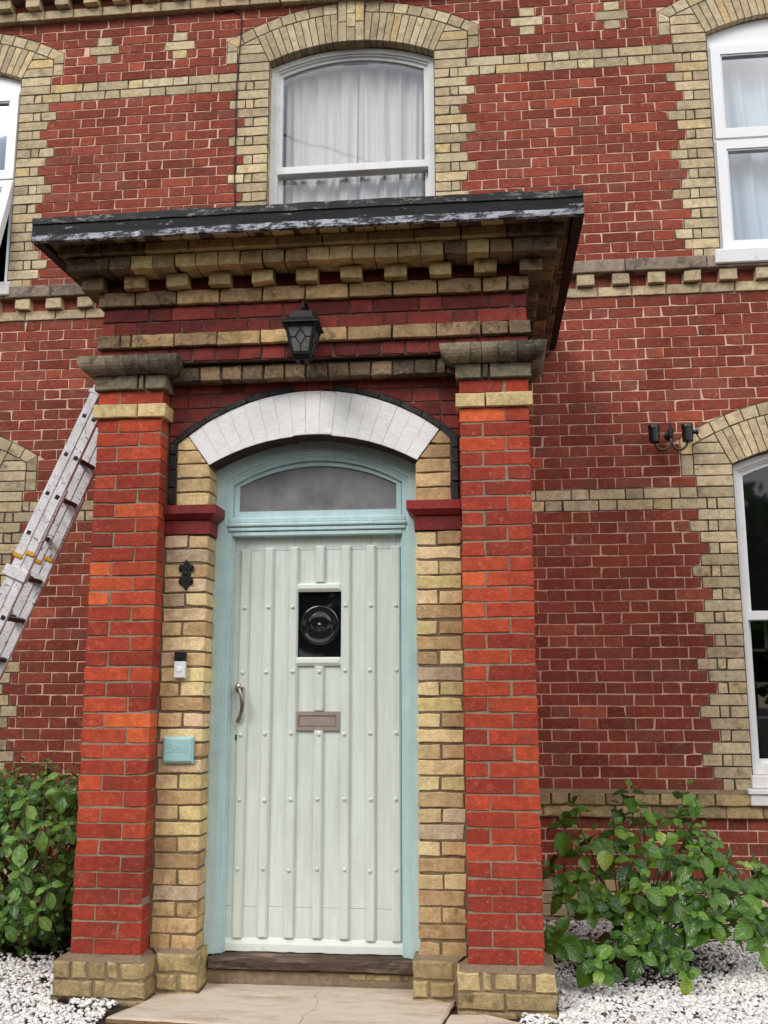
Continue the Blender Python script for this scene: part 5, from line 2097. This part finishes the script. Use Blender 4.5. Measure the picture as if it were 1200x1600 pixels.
# ------------------------------------------------------------------ twin spot light on the right wall
tw = empty('wall_spotlight', (2.11, PH - .02, 2.9))
tag(tw, 'twin black spotlight on curved arms beside the right hand window arch', 'spotlight')
YT = PH - .10
b = MB()
b.lathe([(.028, 0), (.028, .012), (.02, .018)], (2.112, PH - .001, 2.91), (0, -1, 0), 16)
b.tube([(2.112, PH - .015, 2.905), (2.112, YT, 2.905)], .009, 8)
b.tube([(2.112, YT, 2.875), (2.112, YT, 2.93), (2.112, YT, 2.94), (2.112, YT, 2.968)], [.016, .017, .010, .008], 12)
b.build('stem', M['iron'], tw, smooth=True, angle=40)
for s in (-1, 1):
    xc = 2.112 + s * .108
    b = MB()
    arc = [(2.112 + s * .108 * (1 - math.cos(t)) / 2 * 1.0, YT, 2.875 - .085 * math.sin(t) ** .8 if 0 < t < math.pi else 2.875) for t in [math.pi * i / 12 for i in range(13)]]
    arc[-1] = (xc, YT, 2.862)
    b.tube(arc, .0085, 10)
    b.build('arm', M['steel'], tw, smooth=True)
    b = MB()
    b.lathe([(.032, 0), (.035, .004), (.036, .09), (.039, .092), (.039, .112), (.035, .118), (.03, .112)], (xc, YT, 2.842), (0, 0, 1), 24)
    if s > 0:
        b.lathe([(.012, 0), (.012, .02), (.018, .022), (.018, .034), (.012, .038)], (xc + .033, YT, 2.905), (1, -.2, 0), 14)
    b.build('lamp', M['black_plastic'], tw, smooth=True, angle=35)

# ------------------------------------------------------------------ small things on the left pier
orn = empty('iron_ornament', (-.642, PIER_Y, 1.8))
tag(orn, 'small black cast iron scrolled ornament on the buff pier', 'ornament')
OX_, OZ_ = -.643, 1.809
half = [(0, .079), (.011, .062), (.015, .052), (.010, .046), (.020, .053), (.031, .052), (.039, .042), (.039, .026), (.031, .012), (.026, .016), (.031, .026), (.026, .031), (.019, .022), (.017, .008),
        (.024, .003), (.025, -.005), (.017, -.009), (.019, -.016), (.027, -.012), (.034, -.018), (.038, -.032), (.035, -.047), (.025, -.055), (.014, -.052), (.011, -.056), (.014, -.062), (.008, -.070), (0, -.081)]
poly = [(OX_ + u, OZ_ + v) for u, v in half] + [(OX_ - u, OZ_ + v) for u, v in half[-2:0:-1]]
poly = poly[::-1]
b = MB()
b.prism(poly, PIER_Y - .014, PIER_Y - .003, .002)
b.build('plate', M['iron'], orn)
b = MB()
for v in (.034, -.03):
    b.lathe([(.008, 0), (.007, .004), (.003, .007)], (OX_, PIER_Y - .013, OZ_ + v), (0, -1, 0), 10)
b.lathe([(.011, 0), (.008, .005), (.002, .008)], (OX_, PIER_Y - .013, OZ_ + .004), (0, -1, 0), 10)
for u in (-.027, .027):
    b.tube([(OX_ + u, PIER_Y - .014, OZ_ + .046), (OX_ + u * 1.2, PIER_Y - .016, OZ_ + .036), (OX_ + u * 1.1, PIER_Y - .014, OZ_ + .026)], .004, 6)
    b.tube([(OX_ + u * .9, PIER_Y - .014, OZ_ - .02), (OX_ + u * 1.15, PIER_Y - .016, OZ_ - .032), (OX_ + u * .8, PIER_Y - .014, OZ_ - .044)], .004, 6)
b.build('rivet', M['iron'], orn)

bell = empty('doorbell', (-.654, PIER_Y, 1.35))
tag(bell, 'small black and white push button doorbell on the left pier', 'doorbell')
b = MB(); b.box(-.684, -.624, PIER_Y - .028, PIER_Y - .004, 1.371, 1.418, .004); b.build('camera_housing', M['black_plastic'], bell)
b = MB(); b.box(-.684, -.624, PIER_Y - .0275, PIER_Y - .004, 1.288, 1.3705, .004); b.build('body', M['white_plastic'], bell)
b = MB(); b.lathe([(.0145, 0), (.0145, .002), (.012, .0035), (.002, .0035)], (-.656, PIER_Y - .0275, 1.332), (0, -1, 0), 24); b.build('button', M['upvc'], bell, smooth=True, angle=30)
b = MB(); b.lathe([(.009, 0), (.008, .003), (.003, .004)], (-.654, PIER_Y - .028, 1.388), (0, -1, 0), 16); b.build('lens', M['bull_glass'], bell, smooth=True, angle=40)

plq = empty('bell_plaque', (-.651, PIER_Y, .93))
tag(plq, 'pale blue painted square bell push plaque below the doorbell', 'plaque')
b = MB()
xa, xb, za, zb = -.730, -.572, .873, 1.001
o = [(xa, za), (xb, za), (xb, zb), (xa, zb)]
b.add([(u, PIER_Y - .002, v) for u, v in o] + [(u, PIER_Y - .016, v) for u, v in o] + [(u + du, PIER_Y - .026, v + dv) for (u, v), (du, dv) in zip(o, ((.013, .013), (-.013, .013), (-.013, -.013), (.013, -.013)))],
      [(8, 9, 10, 11)] + [q for k in range(4) for q in ((k, (k + 1) % 4, 4 + (k + 1) % 4, 4 + k), (4 + k, 4 + (k + 1) % 4, 8 + (k + 1) % 4, 8 + k))])
b.build('plate', M['bell_blue'], plq)
tc = bpy.data.curves.new('lettering', 'FONT')
tc.body = 'Bell'
tc.size = .062
tc.extrude = .0016
tc.align_x = 'CENTER'
to = bpy.data.objects.new('lettering', tc)
lm_ = bpy.data.meshes.new_from_object(to)
bpy.data.objects.remove(to)
lm_.materials.clear()
lm_.materials.append(M['bell_blue'])
to = bpy.data.objects.new('lettering', lm_)
put(to, plq, (-.651, PIER_Y - .0265, .928))
to.rotation_euler = (math.pi / 2, 0, 0)
to.scale = (1.25, 1, 1)

# ------------------------------------------------------------------ cable on the upper wall
cb_ = MB()
pts_ = [(-1.14, 6.40), (-1.125, 6.385), (-1.10, 6.35), (-1.06, 6.335), (-1.0, 6.343), (-.95, 6.345), (-.91, 6.32), (-.893, 6.276), (-.89, 6.2), (-.893, 6.11), (-.905, 5.95), (-.915, 5.75), (-.917, 5.58), (-.912, 5.3), (-.915, 5.0), (-.905, 4.8), (-.905, 4.2)]
cb_.tube([(x, PH - .008 + rnd.uniform(-.002, .002) - (.02 if z > 6.36 else 0), z) for x, z in pts_], .0042, 6)
cable = cb_.build('cable', M['cable'], smooth=True)
tag(cable, 'thin black cable running down the wall beside the upper sash window', 'cable')

# ------------------------------------------------------------------ shrubs


def leaf_mesh(name, L, Wd, mat, seed, serr=0.0, round_=0.0):
    R_ = random.Random(seed)
    n_ = 7
    vs, ts, fs = [], [], []
    bend, fold, tw_ = R_.uniform(.1, .45), R_.uniform(.12, .4), R_.uniform(-.3, .3)
    for i in range(n_ + 1):
        t = i / n_
        w_ = math.sin(math.pi * t ** (.85 + round_)) ** .8 * Wd * .5 if 0 < t < 1 else 0.001
        if i == n_:
            w_ = .0005
        x = L * t
        z = -bend * L * t * t
        for q, sgn in ((0, -1), (1, -.5), (2, 0), (3, .5), (4, 1)):
            ww = w_ * (1 + (serr * (1 if i % 2 else -1) if abs(sgn) == 1 else 0))
            vs.append((x, sgn * ww, z + abs(sgn) * ww * fold + sgn * tw_ * ww * t + .004 * math.sin(i * 2.1 + sgn * 3 + seed)))
            ts.append((t, abs(sgn), 0, 1))
    for i in range(n_):
        for q in range(4):
            a = i * 5 + q
            fs.append((a, a + 1, a + 6, a + 5))
    me = bpy.data.meshes.new(name)
    me.from_pydata(vs, [], fs)
    at = me.color_attributes.new('tone', 'FLOAT_COLOR', 'POINT')
    at.data.foreach_set('color', np.array(ts, dtype=np.float32).ravel())
    me.polygons.foreach_set('use_smooth', [True] * len(fs))
    me.materials.append(mat)
    return me


class Shrub:
    def __init__(s, name, loc, label, mat, meshes):
        s.root = empty(name, loc)
        tag(s.root, label, 'shrub')
        s.mat, s.meshes, s.leaves = mat, meshes, []

    def leaf(s, pos, d, nrm, sc_):
        d = Vector(d).normalized()
        y = Vector(nrm).cross(d)
        if y.length < 1e-3:
            y = Vector((0, 1, 0)).cross(d)
        y.normalize()
        z = d.cross(y)
        mt = Matrix((d, y, z)).transposed().to_4x4() @ Matrix.Scale(sc_, 4)
        mt.translation = Vector(pos)
        s.leaves.append((mt, rnd.randrange(len(s.meshes))))

    def build(s):
        sc_ = []
        for mt, k in s.leaves:
            c = mt @ Vector((.05, 0, 0))
            px, py = project(*c)
            dist = (c - CAM).length
            vis = 0 <= px <= 1200 and 0 <= py <= 1600
            facing = abs((mt.to_3x3() @ Vector((0, 0, 1))).normalized().dot((c - CAM).normalized()))
            sc_.append((mt.to_scale().x / dist ** 2.5 * (.4 + facing)) if vis else 0)
        order = sorted(range(len(sc_)), key=lambda i: -sc_[i])
        inv = Matrix.Translation(-WORLD_LOC[s.root.name])
        allv, allf, allt = [], [], []
        base = 0
        cache = {}
        for r_, i in enumerate(order):
            mt, k = s.leaves[i]
            if r_ < 300 and sc_[i] > 0:
                o = bpy.data.objects.new('leaf', s.meshes[k])
                COL.link(o)
                o.parent = s.root
                o.matrix_local = inv @ mt
            else:
                if k not in cache:
                    m_ = s.meshes[k]
                    co = np.empty(len(m_.vertices) * 3, np.float32); m_.vertices.foreach_get('co', co)
                    tt = np.empty(len(m_.vertices) * 4, np.float32); m_.color_attributes['tone'].data.foreach_get('color', tt)
                    cache[k] = (co.reshape(-1, 3), tt, [tuple(p_.vertices) for p_ in m_.polygons])
                co, tt, ff = cache[k]
                M4 = np.array(mt)
                allv.append(co @ M4[:3, :3].T + M4[:3, 3])
                allt.append(tt)
                allf += [tuple(v + base for v in f_) for f_ in ff]
                base += len(co)
        if allv:
            me = bpy.data.meshes.new('foliage')
            me.from_pydata(np.concatenate(allv).tolist(), [], allf)
            at = me.color_attributes.new('tone', 'FLOAT_COLOR', 'POINT')
            at.data.foreach_set('color', np.concatenate(allt))
            me.polygons.foreach_set('use_smooth', [True] * len(allf))
            me.materials.append(s.mat)
            o = bpy.data.objects.new('foliage', me)
            put(o, s.root)
            o['kind'] = 'stuff'


def whorl(sh, pos, axis, npairs, size, spread=1.0, tip=True):
    """pairs of leaves round a shoot tip, each pair at right angles to the last, the youngest smallest"""
    ax = Vector(axis).normalized()
    a = ax.cross(Vector((.3, .2, 1)) if abs(ax.z) < .9 else Vector((1, 0, 0))).normalized()
    b_ = ax.cross(a)
    ph = rnd.uniform(0, 3.14)
    for k in range(npairs):
        f_ = k / max(1, npairs - 1) if npairs > 1 else 0
        sz = size * (1 - .62 * f_) * rnd.uniform(.85, 1.15)
        el_ = (-.25 + 1.15 * f_ ** 1.2) * spread + rnd.uniform(-.12, .12)
        base = Vector(pos) + ax * (.012 * k * size / .1 - .03 * (1 - f_))
        for s_ in (0, math.pi):
            t = ph + k * math.pi / 2 + s_ + rnd.uniform(-.25, .25)
            out = a * math.cos(t) + b_ * math.sin(t)
            d = out * math.cos(el_) + ax * math.sin(el_)
            sh.leaf(base + out * .008, d + Vector((0, 0, -.12)), ax * math.cos(el_) - out * math.sin(el_), sz / .1 * rnd.uniform(.9, 1.1))


def branch(mb, a, c_, r0, r1, sag=.05, n_=6):
    a, c_ = Vector(a), Vector(c_)
    pts_ = []
    for i in range(n_ + 1):
        t = i / n_
        p_ = a.lerp(c_, t)
        p_ += Vector((rnd.uniform(-.012, .012), rnd.uniform(-.012, .012), sag * math.sin(math.pi * t)))
        pts_.append(p_)
    mb.tube(pts_, [r0 + (r1 - r0) * i / n_ for i in range(n_ + 1)], 5)
    return pts_


hy_me = [leaf_mesh('leaf', .1, .074, M['hydrangea'], 11 + q, .04) for q in range(5)]
hy = Shrub('hydrangea_bush', (1.68, .95, GZ), 'sprawling hydrangea bush with broad green leaves right of the porch', M['hydrangea'], hy_me)
tips = [(895, 1262, .75), (880, 1290, .7), (985, 1238, 1.1), (1000, 1262, 1.0), (968, 1258, 1.1), (1070, 1232, 1.0), (1085, 1262, .95), (1060, 1275, .95), (1080, 1300, .9), (925, 1302, .8), (945, 1320, .75), (905, 1330, .7),
        (1000, 1310, .75), (1015, 1325, .6), (1040, 1340, .6), (985, 1345, .6), (1095, 1335, .65), (1075, 1345, .6), (960, 1300, .85), (975, 1290, .95), (1030, 1290, .9), (1120, 1325, .8), (1105, 1320, .9), (1135, 1345, .75),
        (1085, 1385, .5), (1060, 1395, .5), (1130, 1385, .6), (1110, 1400, .55), (1150, 1370, .7), (1165, 1425, .55), (1180, 1440, .5), (1195, 1400, .6), (1185, 1365, .8), (1200, 1385, .7), (870, 1330, .7), (862, 1360, .6), (880, 1400, .55),
        (935, 1410, .5), (925, 1420, .45), (945, 1405, .5), (1000, 1370, .5), (1005, 1385, .45), (985, 1395, .55), (975, 1440, .55), (990, 1450, .5), (1045, 1440, .55), (1060, 1450, .55), (1075, 1430, .6), (1020, 1460, .5),
        (930, 1500, .25), (938, 1512, .22), (1065, 1500, .35), (1075, 1520, .28), (1000, 1490, .45), (1040, 1490, .45), (872, 1462, .3), (867, 1475, .28), (1085, 1430, .5), (1110, 1440, .55), (1150, 1455, .6), (955, 1470, .5),
        (905, 1380, .6), (1000, 1420, .6), (1030, 1400, .7), (940, 1370, .75), (1070, 1370, .8), (1100, 1300, 1.1), (900, 1300, 1.0), (1010, 1280, 1.15), (950, 1340, 1.0), (1040, 1330, 1.1), (1130, 1410, .9), (1165, 1395, .95), (1195, 1440, .6), (1205, 1360, .8), (1190, 1470, .5), (1210, 1420, .6), (1175, 1350, .9)]
stems = MB()
basepts = [Vector((1.60, .95, GZ)), Vector((1.68, .90, GZ)), Vector((1.75, 1.0, GZ)), Vector((1.64, 1.03, GZ)), Vector((1.72, .86, GZ))]
for k, (px, py, Y) in enumerate(tips):
    p_ = unproject(px, py, Y)
    p_.z = max(p_.z, GZ + .04)
    bs = rnd.choice(basepts)
    ax = (p_ - bs) * .6 + Vector((rnd.uniform(-.1, .1), -.32, .35))
    mid = bs.lerp(p_, .5) + Vector((0, .03, .06))
    if k % 2 == 0:
        branch(stems, bs, p_ - ax.normalized() * .01, .006, .003, .04)
    else:
        branch(stems, bs.lerp(p_, .4) + Vector((0, .02, .03)), p_ - ax.normalized() * .01, .004, .0025, .02)
    whorl(hy, p_, ax, rnd.choice((2, 3, 3, 4)), rnd.uniform(.085, .14), rnd.uniform(.7, 1.1))
for k in range(28):                                   # inner and hidden foliage
    u = Vector((rnd.gauss(0, 1), rnd.gauss(0, 1), rnd.gauss(0, 1))).normalized() * rnd.uniform(.35, 1)
    p_ = Vector((1.78 + u.x * .62, 1.05 + u.y * .42, .2 + u.z * .36))
    if p_.y > 1.72:
        continue
    whorl(hy, p_, Vector((u.x * .5, -.3 + u.y * .3, .5)), 2, rnd.uniform(.07, .11), 1)
stems.build('stem', M['stem'], hy.root, smooth=True, kind='stuff')
hy.build()

gr_me = [leaf_mesh('leaf', .1, .062, M['griselinia'], 31 + q, .0, .25) for q in range(4)]
gr = Shrub('evergreen_bush', (-1.75, .95, GZ), 'dense glossy evergreen bush left of the porch below the ladder', M['griselinia'], gr_me)
stems = MB()
C0 = Vector((-1.85, 1.0, .28))
n_t = 0
while n_t < 800:
    u = Vector((rnd.gauss(0, 1), rnd.gauss(0, 1), rnd.gauss(0, 1))).normalized() * rnd.uniform(.6, 1.0)
    if u.z < -.8 or u.y > .45:
        continue
    p_ = C0 + Vector((u.x * .78, u.y * .66, u.z * .56))
    if p_.x > -1.17 - rnd.uniform(0, .05) or p_.y > 1.74:
        continue
    top = .91 + .05 * math.sin(p_.x * 9) - .55 * max(0, -2.0 - p_.x)
    p_.z = min(p_.z, top)
    ax = u + Vector((0, -.35, .55))
    whorl(gr, p_, ax, rnd.choice((2, 3, 3)), rnd.uniform(.06, .088), rnd.uniform(.8, 1.2))
    if n_t % 4 == 0:
        bs = Vector((-1.75 + rnd.uniform(-.25, .25), 1.0 + rnd.uniform(-.2, .2), GZ))
        branch(stems, bs, p_, .007, .003, .03)
    n_t += 1
for px, py, Y in ((75, 1385, .25), (62, 1290, .3), (30, 1310, .3), (95, 1235, .35), (20, 1410, .25), (40, 1250, .35), (5, 1440, .25), (58, 1425, .3), (100, 1290, .4), (70, 1220, .4), (15, 1230, .45), (35, 1360, .3)):
    p_ = unproject(px, py, Y)
    whorl(gr, p_, Vector((.1, -.6, .6)), 3, rnd.uniform(.085, .11), 1.0)
    branch(stems, Vector((-1.65, .7, GZ)), p_, .006, .003, .02)
stems.build('stem', M['stem'], gr.root, smooth=True, kind='stuff')
gr.build()

# ------------------------------------------------------------------ a fallen cone on the chippings by the left plinth
pc = MB()
cc = unproject(99, 1556, -.14)
cc = Vector((cc.x, cc.y, GZ + .022))
for k in range(46):
    t = k / 46
    r_ = .021 * math.sin(math.pi * (t * .85 + .12))
    an_ = k * 2.39996
    c0 = cc + Vector((-.028 + .056 * t, 0, 0))
    out = Vector((.35, math.cos(an_), math.sin(an_)))
    tip = c0 + out * r_
    sd = Vector((0, -math.sin(an_), math.cos(an_))) * .006
    pc.add([c0 + sd * .5, c0 - sd * .5, tip - sd, tip + sd, tip + out * .004], [(0, 1, 2, 3), (3, 2, 4)])
cone = pc.build('fir_cone', M['stem'])
tag(cone, 'small brown fir cone lying on the white chippings by the left plinth', 'cone')

# ------------------------------------------------------------------ overhead cables above the street, seen in the window glass
for k, (x0, z0, x1, z1, y) in enumerate(((-9, 14.6, 9, 8.4, -9.0), (-9, 9.2, 9, 7.0, -11.0), (-9, 8.5, 9, 6.6, -11.6))):
    b = MB()
    b.tube([(x0 + (x1 - x0) * i / 20, y, z0 + (z1 - z0) * i / 20 - .5 * math.sin(math.pi * i / 20)) for i in range(21)], .022, 6)
    o = b.build('overhead_cable', M['cable'], smooth=True)
    tag(o, ('steep overhead cable reflected across the upper pane of the sash window', 'higher of two shallow overhead cables reflected in the lower sash pane', 'lower of two shallow overhead cables reflected in the lower sash pane')[k], 'cable', 'overhead street cables')

# ------------------------------------------------------------------ the belt of trees across the street, behind the camera: it stands in every window reflection
tr = MB()
RT_ = random.Random(21)
for k in range(15):
    bx_, by_ = -20 + 2.9 * k + RT_.uniform(-1, 1), -17 + RT_.uniform(-2, 2)
    H = RT_.uniform(6.0, 8.5)
    tr.tube([(bx_, by_, GZ), (bx_ + .1, by_, H * .3), (bx_ + RT_.uniform(-.4, .4), by_, H * .6), (bx_, by_, H * .9)], [.22, .17, .11, .04], 7, mat=1)
    for q in range(9):
        an_ = q * 2.4
        z0 = H * (.3 + .05 * q)
        tr.tube([(bx_, by_, z0), (bx_ + 1.0 * math.cos(an_), by_ + math.sin(an_), z0 + .8), (bx_ + 1.9 * math.cos(an_), by_ + 1.9 * math.sin(an_), z0 + 1.3)], [.07, .045, .02], 5, mat=1)
    for q in range(1700):
        u = Vector((RT_.gauss(0, 1), RT_.gauss(0, 1), RT_.gauss(0, 1))).normalized() * RT_.uniform(.3, 1) ** .6
        cl_ = .75 + .25 * math.sin(u.x * 5 + k) * math.cos(u.z * 6 + k)
        p_ = Vector((bx_, by_, H * .56)) + Vector((u.x * 2.5, u.y * 2.2, u.z * H * .46)) * cl_
        e1 = Vector((RT_.uniform(-1, 1), RT_.uniform(-1, 1), RT_.uniform(-1, 1))).normalized() * RT_.uniform(.2, .36)
        e2 = e1.cross(Vector((RT_.uniform(-1, 1), RT_.uniform(-1, 1), RT_.uniform(-1, 1)))).normalized() * RT_.uniform(.12, .22)
        tr.add([p_ - e1, p_ + e2, p_ + e1, p_ - e2], [(0, 1, 2, 3)], 0, (.5, .5, 0, 1))
trees = tr.build('tree_belt', [M['hydrangea'], M['stem']])
tag(trees, 'belt of leafy trees across the street mirrored in the dark ground floor panes', 'trees', kind='stuff')
